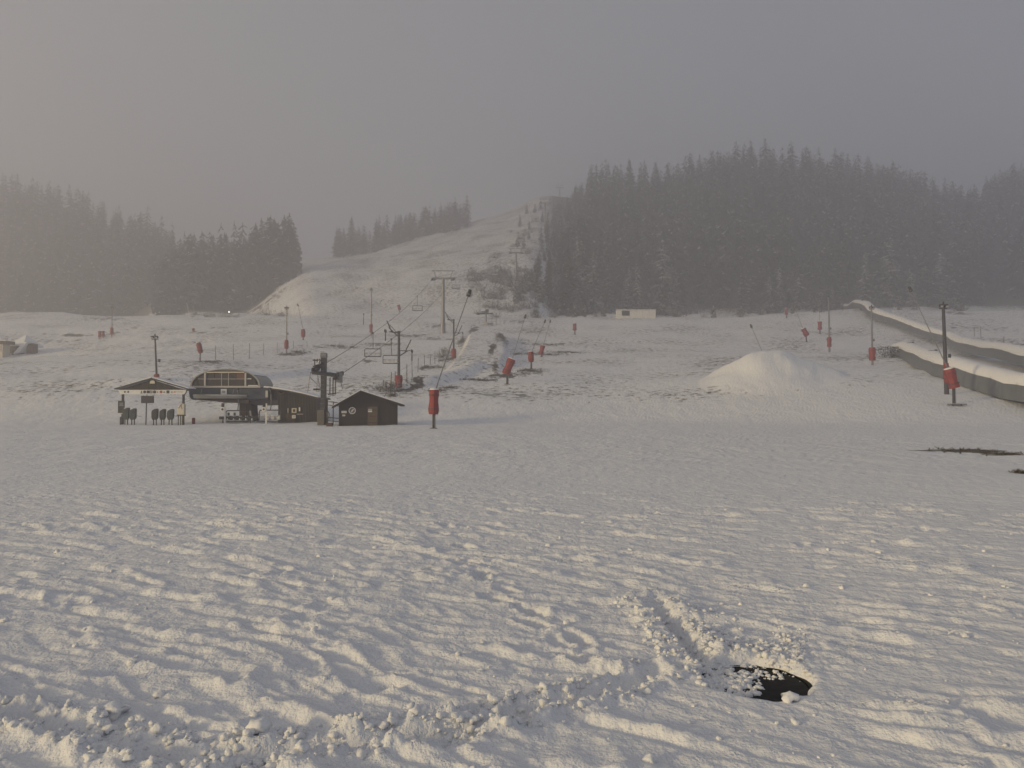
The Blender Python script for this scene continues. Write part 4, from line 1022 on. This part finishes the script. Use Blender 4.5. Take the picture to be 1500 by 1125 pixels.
# ------------------------------------------------------------------ covered conveyors
def conveyor(path, w, h, label, hatches=()):
    pts = [Vector(p) for p in path]; t = thing('covered_conveyor', pts[0], label, 'covered conveyor'); o = pts[0]
    dense = [pts[0]]
    for a, b in zip(pts[:-1], pts[1:]):
        n = max(1, int((b - a).length / 2.4))
        dense += [a.lerp(b, i / n) for i in range(1, n + 1)]
    for p in dense: p.z = gz(p.x, p.y)
    zs = [p.z for p in dense]
    for i, p in enumerate(dense):
        lo, hi = max(0, i - 4), min(len(zs), i + 5); p.z = sum(zs[lo:hi]) / (hi - lo)
    n = 15
    def sec(i, k=1.0, a0=0.0, a1=math.pi, zoff=-.15):
        p = dense[i]; d = (dense[min(i + 1, len(dense) - 1)] - dense[max(i - 1, 0)]); d.z = 0; d.normalize(); s = Vector((d.y, -d.x, 0))
        out = []
        for j in range(n):
            a = a0 + (a1 - a0) * j / (n - 1); c, q = math.cos(a), math.sin(a)
            out.append(p - o + s * (w / 2 * k * math.copysign(abs(c) ** .8, c)) + Vector((0, 0, zoff + h * k * q ** .85)))
        return out
    N = len(dense)
    for i in range(N - 1):
        A, B = sec(i), sec(i + 1)
        B = [b + (a - b) * .012 for a, b in zip(A, B)]
        m = MB(); m.add(A + B, [(j, j + 1, n + j + 1, n + j) for j in range(n - 1)])
        m.build('arch_panel', TUN, t, smooth=True)
        if i % 2 == 0:
            A2 = sec(i, 1.02)
            m = MB(); d = (dense[i + 1] - dense[i]).normalized() * .09
            m.add(A2 + [p + d for p in A2], [(j, j + 1, n + j + 1, n + j) for j in range(n - 1)]); m.build('rib', STEEL, t, smooth=True)
    # ends
    for i in (0, N - 1):
        m = MB(); A = sec(i, .98); m.add(A, [tuple(range(n))]); m.build('end_panel', TUN, t)
    # snow lying on the crown
    m = MB(); rows = []
    rng = random.Random(int(o.x))
    for i in range(N):
        e0 = R(36) + .05 * math.sin(i * .55) + rng.uniform(-.03, .03); e1 = math.pi - R(36) - rng.uniform(0, .06)
        r_ = sec(i, 1.035, e0, e1); r_[0] = sec(i, 1.0, e0, e1)[0]; r_[-1] = sec(i, 1.0, e0, e1)[-1]
        rows.append(r_)
    m.add([p for r_ in rows for p in r_], [(k * n + j, k * n + j + 1, (k + 1) * n + j + 1, (k + 1) * n + j) for k in range(N - 1) for j in range(n - 1)])
    m.build('snow_cover', SNOW, t, smooth=True)
    for f_ in hatches:
        i = min(N - 2, int(f_ * (N - 1))); A = sec(i, 1.045); B = sec(i, 1.045)
        near = A if A[0].length and (A[0] + o).y < (A[-1] + o).y else A[::-1]
        hb = near[:9]
        MB().path(hb, .05, n=5).build('hatch_rib', DARK, t)
        d = (dense[i + 1] - dense[i]).normalized(); c = near[6] + Vector((0, 0, .12))
        MB().box(c, (1.9, .16, .12), Matrix.Rotation(math.atan2(d.y, d.x), 3, 'Z') @ Matrix.Rotation(-math.asin(max(-1, min(1, d.z))), 3, 'Y')).build('hatch_handle', DARK, t)
        c = near[0] + Vector((-.9, -.35, .25)); c.z = gz(c.x + o.x, c.y + o.y) - o.z + .3
        s_ = MB().box(c, (1.1, .7, .1)).build('step', DARK, t); MB().box(c + Vector((0, 0, .085)), (1.0, .6, .06)).build('step_snow', SNOW, s_)
    return t
def gpath(pp, dy=0.0): return [gp(u, v) + Vector((0, dy, 0)) for u, v in pp]
near_c = gpath([(1317, 521), (1350, 534), (1390, 552), (1440, 570), (1500, 590)], .9); near_c.append(near_c[-1] + (near_c[-1] - near_c[-2]) * 1.2)
far_c = gpath([(1238, 453), (1280, 467), (1340, 491), (1400, 511), (1500, 541)], 1.0); far_c.append(far_c[-1] + (far_c[-1] - far_c[-2]) * .8)
conveyor(near_c, 3.0, 2.55, 'grey arched conveyor tunnel with hatches and steps, ending at the brushwood', (.26, .56))
conveyor(far_c, 3.0, 2.3, 'long grey arched conveyor tunnel under thick snow climbing to the slope crest', ())

# ------------------------------------------------------------------ fences
def fence(posts, label, wires=2, group=None):
    gs = [gp(u, v) for u, v, _ in posts]; t = thing('wire_fence', gs[0], label, 'fence', group=group)
    tops = []
    for g, (u, v, vt) in zip(gs, posts):
        k = g.y / F; b = g - gs[0]; H = (v - vt) * k; lx = random.Random(int(u)).uniform(-.1, .12)
        MB().tube(b + Vector((0, 0, -.4)), b + Vector((lx, 0, H)), .06, .05, n=6).build('post', DARK, t); tops.append((b, H))
    for w in range(wires):
        f_ = .4 + .45 * w
        MB().path([b + Vector((0, 0, H * f_)) for b, H in tops], .012, n=4).build('wire', DARK, t)
fence([(316, 527, 506), (342, 527, 504), (365, 526, 503), (386, 520, 503), (406, 518, 502), (430, 511, 499), (450, 509, 500)], 'row of thin wire fence posts on the slope above the lift station')
fence([(561, 574, 556), (572, 576, 545), (579, 565, 544), (596, 559, 534), (604, 552, 528), (612, 545, 524), (622, 537, 520), (630, 534, 519), (637, 533, 514), (643, 532, 512), (649, 529, 511)], 'wire fence of dark stakes climbing the bank between the two drag lift pylons')
fence([(1427, 493, 480), (1437, 497, 478), (1470, 503, 492)], 'short run of wire fence posts on the field behind the long covered conveyor')

# ------------------------------------------------------------------ chalet at the far edge
def chalet():
    g = gx(22, 176); g.z -= 0.3; k = g.y / F; t = thing('chalet', g, 'small chalet with steep snow covered roof half behind the snow bank', 'chalet', R(-8))
    X = lambda u: (u - 22) * k
    Z = lambda v: at(22, v, 176).z - g.z
    MB().box((X(19), 2.2, Z(508) / 2 - .3), (X(31) - X(6), 4, Z(506) + .8)).build('wall', BROWN, t)
    nb = 9
    for i in range(nb):
        a = X(6) + (X(31) - X(6)) * i / nb; b = X(6) + (X(31) - X(6)) * (i + 1) / nb
        MB().box(((a + b) / 2, .16, (Z(506) + Z(516.5)) / 2), (b - a - .02, .06, Z(506) - Z(516.5))).build('board', BROWN, t)
    # hipped steep roof
    ap = Vector((X(25.5), 2.4, Z(489))); cs = [Vector((X(8.5), -.6, Z(505.5))), Vector((X(37), -.6, Z(505.5))), Vector((X(41), 5, Z(505.5))), Vector((X(9), 5, Z(505.5)))]
    dn = Vector((0, 0, -.25))
    m = MB(); m.add([ap] + cs + [c + dn for c in cs], [(0, 1, 2), (0, 2, 3), (0, 3, 4), (0, 4, 1), (1, 5, 6, 2), (2, 6, 7, 3), (3, 7, 8, 4), (4, 8, 5, 1), (8, 7, 6, 5)]); m.build('roof', SNOW, t)
    m = MB(); m.add([(X(37), -.6, Z(501.5)), (X(42), -.6, Z(502)), (X(33), -1.1, Z(517)), (X(23), -1.1, Z(518.5)), (X(37), 2.4, Z(501)), (X(42), 2.4, Z(501.5)), (X(33), 2, Z(516.5)), (X(23), 2, Z(518))], [(0, 3, 2, 1), (4, 5, 6, 7), (0, 1, 5, 4), (1, 2, 6, 5), (2, 3, 7, 6), (3, 0, 4, 7)]); m.build('porch_roof', SNOW, t)
    MB().box((X(43), 1.0, Z(511)), (X(48) - X(38), 1.6, 2.4)).build('lean_to', BROWN, t)
    MB().tube((X(21), -.8, -1), (X(21), -.8, Z(512.5)), .2, n=8).build('porch_post', BROWN, t)
    MB().tube((X(14), -.8, Z(519)), (X(14), -.8, Z(514)), .08, n=6).build('porch_post', BROWN, t)
chalet()
def shed():
    g = gx(0, 172); g.z -= .4; k = g.y / F; t = thing('shed', g, 'pale shed with dark roof edge beside the chalet', 'shed')
    Z = lambda v: at(0, v, 172).z - g.z
    MB().box((-.9, 1, Z(504) / 2 - .2), (2.9, 2.6, Z(504) + .4)).build('wall', CREAM, t); MB().box((-.6, 1, Z(501.5)), (4.2, 3.2, .65)).build('roof', BROWN, t)
    MB().box((-.6, 1, Z(501.5) + .4), (4.2, 3.2, .16)).build('snow_cover', SNOW, t); MB().box((.2, -.33, Z(510)), (.06, .05, 1.8)).build('board_joint', BROWN, t)
shed()

# ------------------------------------------------------------------ trees
def conifer_geo(seed, h, r, levels, nb, snow, simple=False):
    rng = random.Random(seed); V = []; Fc = []; S = []
    def tri(*ps, s=0.0):
        o = len(V); V.extend(ps); S.extend([s] * len(ps)); Fc.append(tuple(range(o, o + len(ps))))
    z0 = h * rng.uniform(.04, .1); skew = rng.uniform(0, 6.28)
    for i in range(levels):
        t = i / (levels - 1); z = z0 + (h - z0) * (1 - (1 - t) ** 1.05) * .985
        rad = r * (1 - t) ** .52 * (1 - .25 * math.exp(-t * 12)) + .12
        n = max(4, int(nb * (.55 + .45 * (1 - t))))
        for j in range(n):
            a = skew + i * 2.4 + 6.283 * j / n + rng.uniform(-.3, .3); L = rad * rng.uniform(.5, 1.18)
            ca, sa = math.cos(a), math.sin(a); dr = L * rng.uniform(.22, .42); zz = z + rng.uniform(-.5, .5) * h / levels
            wd = L * rng.uniform(.2, .34) + .08
            def pt(l, w, dz): return (ca * l - sa * w, sa * l + ca * w, zz + dz)
            sv = 0.0
            if rng.random() < snow: sv = rng.uniform(.35, 1)
            up = h / levels * .5
            if simple:
                tri(pt(0, 0, up), pt(L * .7, wd, -dr * .8), pt(L, 0, -dr * .75), pt(L * .7, -wd, -dr * .8), s=sv * .8)
                continue
            tri(pt(0, 0, up), pt(L * .55, wd, -dr * .5), pt(L * .62, 0, -dr * .2), s=sv)
            tri(pt(0, 0, up), pt(L * .62, 0, -dr * .2), pt(L * .55, -wd, -dr * .5), s=sv)
            tri(pt(L * .5, wd * .55, -dr * .35), pt(L, rng.uniform(-.1, .1) * L, -dr * .7), pt(L * .5, -wd * .55, -dr * .35), s=sv)
            for q in range(3):                       # hanging twigs
                l = L * rng.uniform(.3, .95); w = rng.uniform(-1, 1) * wd * .8; hl = rng.uniform(.35, .8) * (.25 + L * .22); w2 = .10 + .07 * L
                tri(pt(l - w2, w, -dr * l / L * .5), pt(l + w2, w + w2 * .6, -dr * l / L * .6), pt(l + w2 * .3, w, -dr * l / L - hl), s=sv * .3)
    tri((0.3, 0, h * .95), (-.18, .3, h * .95), (0, 0, h * 1.01)); tri((-.18, -.3, h * .95), (0.3, .1, h * .95), (0, 0, h * 1.01))
    return V, Fc, S
def bush_geo(seed, h, r, n, snow):
    rng = random.Random(seed); V = []; Fc = []; S = []
    for i in range(n):
        a = rng.uniform(0, 6.283); e = rng.uniform(.25, 1.45); l = h * rng.uniform(.4, 1.1); b = Vector((rng.gauss(0, r * .3), rng.gauss(0, r * .3), 0))
        d = Vector((math.cos(a) * math.cos(e) * r / h * 1.3, math.sin(a) * math.cos(e) * r / h * 1.3, math.sin(e)))
        s = rng.uniform(.3, .9) if rng.random() < snow else 0
        for q in range(4):
            p = b + d * l * (.15 + .2 * q); w = .035 * h / 2.5 + .02
            e2 = p + Vector((rng.gauss(0, .22), rng.gauss(0, .22), rng.uniform(.1, .4))) * l * .55; sd = Vector((rng.gauss(0, 1), rng.gauss(0, 1), 0)).normalized() * w * 1.6
            o = len(V); V += [tuple(p - sd), tuple(p + sd), tuple(e2)]; Fc.append((o, o + 1, o + 2)); S += [s] * 3
    return V, Fc, S
def snow_mesh(name, V, Fc, S, m):
    me = bpy.data.meshes.new(name); me.from_pydata(V, [], Fc); me.materials.append(m)
    a = me.attributes.new('snow', 'FLOAT', 'POINT'); a.data.foreach_set('value', np.array(S, np.float32)); me.update(); return me
PROTO = []
for i in range(9):
    h = 20 + (i % 3) * 1.5; sn = (.10, .05, .6)[i % 3] if i < 6 else (.75, .04, .3)[i % 3]
    cm = snow_mesh('crown', *conifer_geo(100 + i, h, 3.6 + .55 * (i % 4), 24, 10, sn), NEEDLE)
    tm = MB().tube((0, 0, -1.2), (0, 0, h * .93), .32, .05, n=6).mesh('trunk', BARK); PROTO.append((h, cm, tm, sn))
SIMPLE = [conifer_geo(200 + i, 20, 4.0 + .5 * (i % 3), 14, 8, .06, True) for i in range(6)]
rng = random.Random(42)
def in_wood(x, y, which):
    u = CX + F * x / y
    if which == 'right':
        edge = 778 + (y - 265) * .19 + 12 * math.sin(y * .06)          # border along the lift line
        return u > edge and y > 322 - 66 * (1 - float(sstep(u, 815, 900))) + 8 * math.sin(x * .09) + 12 * float(sstep(u, 1380, 1460)) and -200 < u < 1640
    if which == 'left':
        return 238 < u < 430 - (y - 330) * .03 + 5 * math.sin(y * .3) and y > 342 + 16 * max(0, (u - 330) / 100) and y < 450
    if which == 'farleft':
        return -150 < u < 250 and y > 400 + 10 * math.sin(x * .08)
    if which == 'ridge':
        return 490 < u < 684 and y > 515
TREES = []
def scatter(which, x0, x1, y0, y1, n, dmin, hs):
    pts = []; tries = 0
    while len(pts) < n and tries < n * 40:
        tries += 1; y = rng.uniform(y0, y1); x = rng.uniform(x0, x1)
        if not in_wood(x, y, which): continue
        if any((x - a) ** 2 + (y - b) ** 2 < dmin * dmin for a, b in pts): continue
        pts.append((x, y)); s_ = rng.uniform(*hs)
        if rng.random() < .1: s_ *= 1.18
        if which == 'right':
            u = CX + F * x / y; e = 778 + (y - 265) * .19; s_ *= .34 + .66 * float(sstep(u - e, 0, 75 - .1 * (y - 260)))
        TREES.append((which, x, y, s_))
scatter('right', 5, 480, 256, 572, 1250, 4.3, (.8, 1.5))
scatter('left', -215, -85, 340, 450, 160, 4.2, (1.1, 1.6))
scatter('farleft', -470, -160, 372, 570, 380, 5.0, (1.0, 1.4))
scatter('ridge', -140, -30, 515, 572, 90, 4.4, (.7, 1.1))
LAB = {'right': ('conifer of the big wood behind the white cabin and the conveyor tunnels', 'conifers of the big wood'),
       'left': ('conifer of the misty clump beside the piste, above the small lit lamp', 'conifers of the misty clump'),
       'farleft': ('faint conifer of the fogged wood above the chalet', 'conifers of the fogged wood above the chalet'),
       'ridge': ('faint conifer of the small wood on the misty skyline ridge', 'conifers on the misty ridge')}
quota = {'right': 170, 'left': 70, 'farleft': 45, 'ridge': 15}
def single_tree(which, x, y, s, proto):
    h, cm, tm, sn = proto; lab, grp = LAB[which]
    r_ = bpy.data.objects.new('conifer_tree', None); COL.objects.link(r_); r_.location = (x, y, gz(x, y)); r_.scale = (s * rng.uniform(.85, 1.2), s * rng.uniform(.85, 1.2), s); r_.rotation_euler.z = rng.uniform(0, 6.28)
    if sn > .25 and which == 'right': lab, grp = 'snow-laden conifer among the dark ones at the front of the big wood', 'snow-laden conifers of the big wood'
    elif which == 'right': lab = 'dark ' + lab
    tag(r_, lab, 'tree', grp)
    for nm, me in (('trunk', tm), ('crown', cm)):
        o = bpy.data.objects.new(nm, me); COL.objects.link(o); o.parent = r_
for which in quota:
    ts = sorted((t for t in TREES if t[0] == which), key=lambda t: t[2] - (6 if rng.random() < .2 else 0))
    ind, rest = ts[:quota[which]], ts[quota[which]:]
    for k, (w, x, y, s) in enumerate(ind):
        snowy = [p for p in PROTO if p[3] > .25]; dark = [p for p in PROTO if p[3] <= .25]
        front = w == 'right' and k < 55
        single_tree(w, x, y, s * (.62 if front and rng.random() < .45 else 1), rng.choice(snowy if (front and rng.random() < .6) else dark))
    V, Fc, S = [], [], []
    for (w, x, y, s) in rest:
        v, f_, sn = rng.choice(SIMPLE); a = rng.uniform(0, 6.28); ca, sa = math.cos(a), math.sin(a); z = gz(x, y); o = len(V)
        V += [(x + s * (p[0] * ca - p[1] * sa), y + s * (p[0] * sa + p[1] * ca), z + s * p[2]) for p in v]; Fc += [tuple(i + o for i in q) for q in f_]; S += sn
    if rest:
        o = bpy.data.objects.new('conifer_wood', snow_mesh('conifer_wood', V, Fc, S, NEEDLE)); COL.objects.link(o)
        tag(o, {'right': 'dense dark conifer wood covering the steep hill beyond the white cabin', 'left': 'deeper part of the misty conifer clump beside the piste',
                'farleft': 'fogged conifer wood covering the hillside above the chalet', 'ridge': 'small fogged wood on the skyline ridge'}[which], 'wood', kind='stuff')
# shrubs and young conifers along the lift line and the wood edge
BUSH = [snow_mesh('twigs', *bush_geo(300 + i, 2.6, 2.2, 60, .35), TWIG) for i in range(4)]
YOUNG = [snow_mesh('crown', *conifer_geo(320 + i, 6, 1.5, 12, 7, .5), NEEDLE) for i in range(3)]
YTR = MB().tube((0, 0, -.5), (0, 0, 5.6), .1, .02, n=5).mesh('trunk', BARK)
BST = MB().tube((0, 0, -.4), (0, 0, 1.0), .07, .03, n=5).mesh('stem', BARK)
def shrub(x, y, s, label, grp, young=False, name=None):
    r_ = bpy.data.objects.new('young_conifer' if young else 'bare_shrub', None); COL.objects.link(r_); r_.location = (x, y, gz(x, y)); r_.scale = (s * rng.uniform(.8, 1.3),) * 2 + (s,); r_.rotation_euler.z = rng.uniform(0, 6.28)
    tag(r_, label, 'tree' if young else 'shrub', grp)
    for nm, me in ((('trunk', YTR), ('crown', rng.choice(YOUNG))) if young else (('stem', BST), ('twigs', rng.choice(BUSH)))):
        o = bpy.data.objects.new(nm, me); COL.objects.link(o); o.parent = r_
        if nm == 'twigs': o['kind'] = 'stuff'
for i in range(85):
    y = rng.uniform(228, 510); u = 695 + (y - 228) * .33 + rng.uniform(-10, 90); u = min(u, 815)
    p = gx(u, y); yg = rng.random() < .35
    shrub(p.x, p.y, rng.uniform(.5, 1.25), 'snow-dusted young conifer in the scrub under the chairlift' if yg else 'bare snow-dusted shrub in the scrub under the chairlift', 'young conifers under the chairlift' if yg else 'shrubs under the chairlift', yg)
for i in range(48):
    u = rng.uniform(690, 775); v = rng.uniform(398, 458); p = gp(u, v)
    shrub(p.x, p.y, rng.uniform(.8, 1.7), 'bare snow-dusted shrub in the scrub under the chairlift', 'shrubs under the chairlift')
for i in range(46):
    p = gx(rng.uniform(755, 850), rng.uniform(248, 330)); yg = rng.random() < .5
    shrub(p.x, p.y, rng.uniform(.6, 1.4), 'snowy young conifer where the scrub meets the big wood' if yg else 'snowy bare shrub where the scrub meets the big wood', 'young conifers at the scrub side of the big wood' if yg else 'shrubs at the scrub side of the big wood', yg)
for i in range(60):
    u = rng.uniform(820, 1420); p = gx(u, rng.uniform(236, 248) if rng.random() < .4 else rng.uniform(300, 324)); yg = rng.random() < .5
    shrub(p.x, p.y, rng.uniform(.5, 1.0) if yg else rng.uniform(.6, 1.3), 'snowy young conifer at the foot of the big wood' if yg else 'snowy bare shrub at the foot of the big wood', 'young conifers at the foot of the big wood' if yg else 'shrubs at the foot of the big wood', yg)
for i in range(26):
    u = rng.uniform(236, 420); p = gx(u, 240 + rng.uniform(0, 80)); shrub(p.x, p.y, rng.uniform(.5, 1.1), 'low bare shrub at the foot of the misty conifer clump', 'shrubs below the misty clump')
for (u, v) in ((563, 573), (569, 574), (575, 571), (654, 522), (650, 516), (646, 524), (658, 518)):
    p = gp(u, v); shrub(p.x, p.y, .55, 'leafless brown shrub among the fence stakes near the drag lift pylons', 'shrubs along the stake fence')
# dark evergreen brushwood heap at the tunnel mouth
def brush_heap():
    g = gp(1300, 524); t = thing('brushwood_heap', g, 'heap of snowy evergreen brushwood at the mouth of the hatched conveyor tunnel', 'brushwood')
    r2 = random.Random(9); V, Fc, S = [], [], []
    for i in range(520):
        p = Vector((r2.uniform(-1.9, 1.9), r2.uniform(-.8, .8), r2.uniform(0, 1.0) ** .7 * 1.9)); d = Vector((r2.gauss(0, 1), r2.gauss(0, 1), r2.gauss(.3, .7))).normalized() * r2.uniform(.2, .5)
        sd = d.orthogonal().normalized() * r2.uniform(.05, .12); o = len(V); V += [tuple(p - sd), tuple(p + sd), tuple(p + d)]; Fc.append((o, o + 1, o + 2)); S += [r2.uniform(.5, 1) if r2.random() < .28 else 0] * 3
    o = bpy.data.objects.new('foliage', snow_mesh('foliage', V, Fc, S, NEEDLE)); COL.objects.link(o); o.parent = t
    for i in range(12):
        a = Vector((r2.uniform(-1.7, 1.7), r2.uniform(-.5, .5), -.1)); MB().tube(a, a + Vector((r2.uniform(-.8, .8), r2.uniform(-.3, .3), r2.uniform(1.2, 2.2))), .05, .02, n=5).build('branch', BARK, t)
brush_heap()

# ------------------------------------------------------------------ dry grass tufts on the bare banks
def grass():
    r2 = random.Random(77); V, Fc = [], []
    spots = [b for b in BARE if b[5] > .7 and b[1] < 190]
    for b in spots:
        n = int(min(260, 40 + b[2] * b[3] * 9))
        for i in range(n):
            x = b[0] + r2.gauss(0, .42) * b[2]; y = b[1] + r2.gauss(0, .42) * b[3]; z = gz(x, y); h = r2.uniform(.05, .2) * (.5 + min(1, b[1] / 90) * .7)
            for q in range(3):
                a = r2.uniform(0, 6.28); w = .02 + .00022 * b[1]; l = Vector((r2.gauss(0, .12), r2.gauss(0, .12), h)); o = len(V)
                V += [(x - w * math.cos(a), y - w * math.sin(a), z - .03), (x + w * math.cos(a), y + w * math.sin(a), z - .03), (x + l.x, y + l.y, z + h)]; Fc.append((o, o + 1, o + 2))
    me = bpy.data.meshes.new('dry_grass'); me.from_pydata(V, [], Fc); me.materials.append(mat('dry_grass', (.09, .075, .05), .9, 0, .4))
    o = bpy.data.objects.new('dry_grass', me); COL.objects.link(o); tag(o, 'dry brown grass poking through thin snow on the banks', 'grass', kind='stuff')
grass()

# ------------------------------------------------------------------ round cover, snow clods
def cover():
    t = thing('manhole_cover', (MHX, MHY, MH.z - .055), 'wet black round cover half hidden in churned snow', 'manhole cover')
    MB().tube((0, 0, -.03), (0, 0, .012), .30, n=48).build('lid', RUB, t, bevel=.004)
    rs = [[Vector((q * math.cos(2 * math.pi * i / 48), q * math.sin(2 * math.pi * i / 48), z)) for i in range(48)] for q, z in ((.305, -.03), (.305, .016), (.33, .016), (.33, -.03))]
    MB().rings(rs + [rs[0]], cap=False).build('rim', RUB, t)
cover()
ICO = None
def ico():
    import bmesh
    bm = bmesh.new(); bmesh.ops.create_icosphere(bm, subdivisions=2, radius=1); vs = np.array([v.co[:] for v in bm.verts]); fs = np.array([[v.index for v in f.verts] for f in bm.faces]); bm.free(); return vs, fs
IV, IF = ico()
def clod_arr(r2, size, seed):
    v = IV.copy(); k = 1 + .55 * perlin(v[:, 0] * 1.5 + seed, v[:, 1] * 1.5 + v[:, 2] * 1.7, seed) + .45 * perlin(v[:, 0] * 2.6 + seed, v[:, 2] * 2.6 - v[:, 1] * 2.2, seed + 1)
    return v * k[:, None] * size * np.array([r2.uniform(.8, 1.3), r2.uniform(.8, 1.2), r2.uniform(.6, .95)])
VAR = [clod_arr(random.Random(i), 1.0, i * 3 + 1) for i in range(14)]
def clods(name, label, spots):
    r2 = random.Random(len(spots)); xs = np.array([s[0] for s in spots]); ys = np.array([s[1] for s in spots])
    z0 = hmac(xs, ys); zs = z0 + micro(xs, ys, z0); zs = np.where(np.hypot(xs - MHX, ys - MHY) < .34, np.maximum(zs, MH.z - .046), zs); V = []; Fc = []
    for i, (x, y, s) in enumerate(spots):
        v = VAR[r2.randrange(14)]; a = r2.uniform(0, 6.28); ca, sa = math.cos(a), math.sin(a)
        p = np.stack([v[:, 0] * ca - v[:, 1] * sa, v[:, 0] * sa + v[:, 1] * ca, v[:, 2]], -1) * s + np.array([x, y, zs[i] + s * (.1 if s > .02 else .3)])
        Fc.append(IF + len(V) * len(IV)); V.append(p)
    V = np.concatenate(V); Fc = np.concatenate(Fc)
    me = bpy.data.meshes.new(name); me.from_pydata(V.tolist(), [], Fc.tolist()); me.materials.append(CLOD); me.polygons.foreach_set('use_smooth', [True] * len(me.polygons)); me.update()
    o = bpy.data.objects.new(name, me); COL.objects.link(o); tag(o, label, 'snow clods', kind='stuff')
def along(pts, n, spread, smin, smax, r2, bias=0.12):
    out = []
    for i in range(n):
        k = r2.randrange(len(pts) - 1); t = r2.random(); x = pts[k][0] * (1 - t) + pts[k + 1][0] * t; y = pts[k][1] * (1 - t) + pts[k + 1][1] * t
        dx, dy = pts[k + 1][0] - pts[k][0], pts[k + 1][1] - pts[k][1]; l = math.hypot(dx, dy); off = r2.choice((-1, 1)) * bias + r2.gauss(0, spread)
        s = smin + (smax - smin) * r2.random() ** 4
        x, y = x - dy / l * off, y + dx / l * off
        if math.hypot(x - MHX - .04, y - MHY + .02) < .25 and x > MHX - .09: continue
        out.append((x, y, s))
    return out
r2 = random.Random(31)
sp = along(RUT, 1000, .04, .004, .028, r2, .115) + along(TRENCH, 260, .10, .004, .024, r2, .15) + along(CHURN, 900, .2, .004, .024, r2, .0)
for i in range(420):          # over the hidden side of the cover
    a = r2.uniform(0, 6.28); q = r2.uniform(0, .30); x, y = MHX - .17 + q * math.cos(a) * .8, MHY + .04 + q * math.sin(a) * .85
    sp.append((x, y, .005 + .022 * r2.random() ** 2))
for i in range(70):
    x, y = MHX + r2.uniform(-.05, .2), MHY + r2.uniform(.03, .2); sp.append((x, y, .004 + .012 * r2.random() ** 2))
clods('snow_clods', 'loose lumps of snow thrown up along the rut and around the black cover', sp)
sp = []
for i in range(420):
    y = 3 + 9 * r2.random() ** 1.4; x = r2.uniform(-.8, .8) * y
    if math.hypot(x - MHX, y - MHY) > .4: sp.append((x, y, .006 + .026 * r2.random() ** 4))
clods('snow_crumbs', 'small snow crumbs strewn over the trampled foreground', sp)
def snowball(u, v, s, label):
    p = gp(u, v, 2, 20); z = fullz(p.x, p.y); me = bpy.data.meshes.new('snow_lump'); me.from_pydata((VAR[int(u) % 14] * s).tolist(), [], IF.tolist()); me.materials.append(CLOD); me.polygons.foreach_set('use_smooth', [True] * len(me.polygons))
    o = bpy.data.objects.new('snow_lump', me); COL.objects.link(o); o.location = (p.x, p.y, z + s * .5); tag(o, label, 'snow lump')
snowball(722, 1035, .035, 'single round snow lump lying clear of the rut, no other near it')
snowball(1157, 1026, .045, 'pale snow lump at the near rim of the black round cover')
snowball(868, 1018, .04, 'snow lump on the edge of the rut where it bends away')
snowball(168, 1052, .05, 'largest snow lump on the rut edge')
snowball(380, 1083, .05, 'upright snow lump beside the rut at the end of a ski ridge')
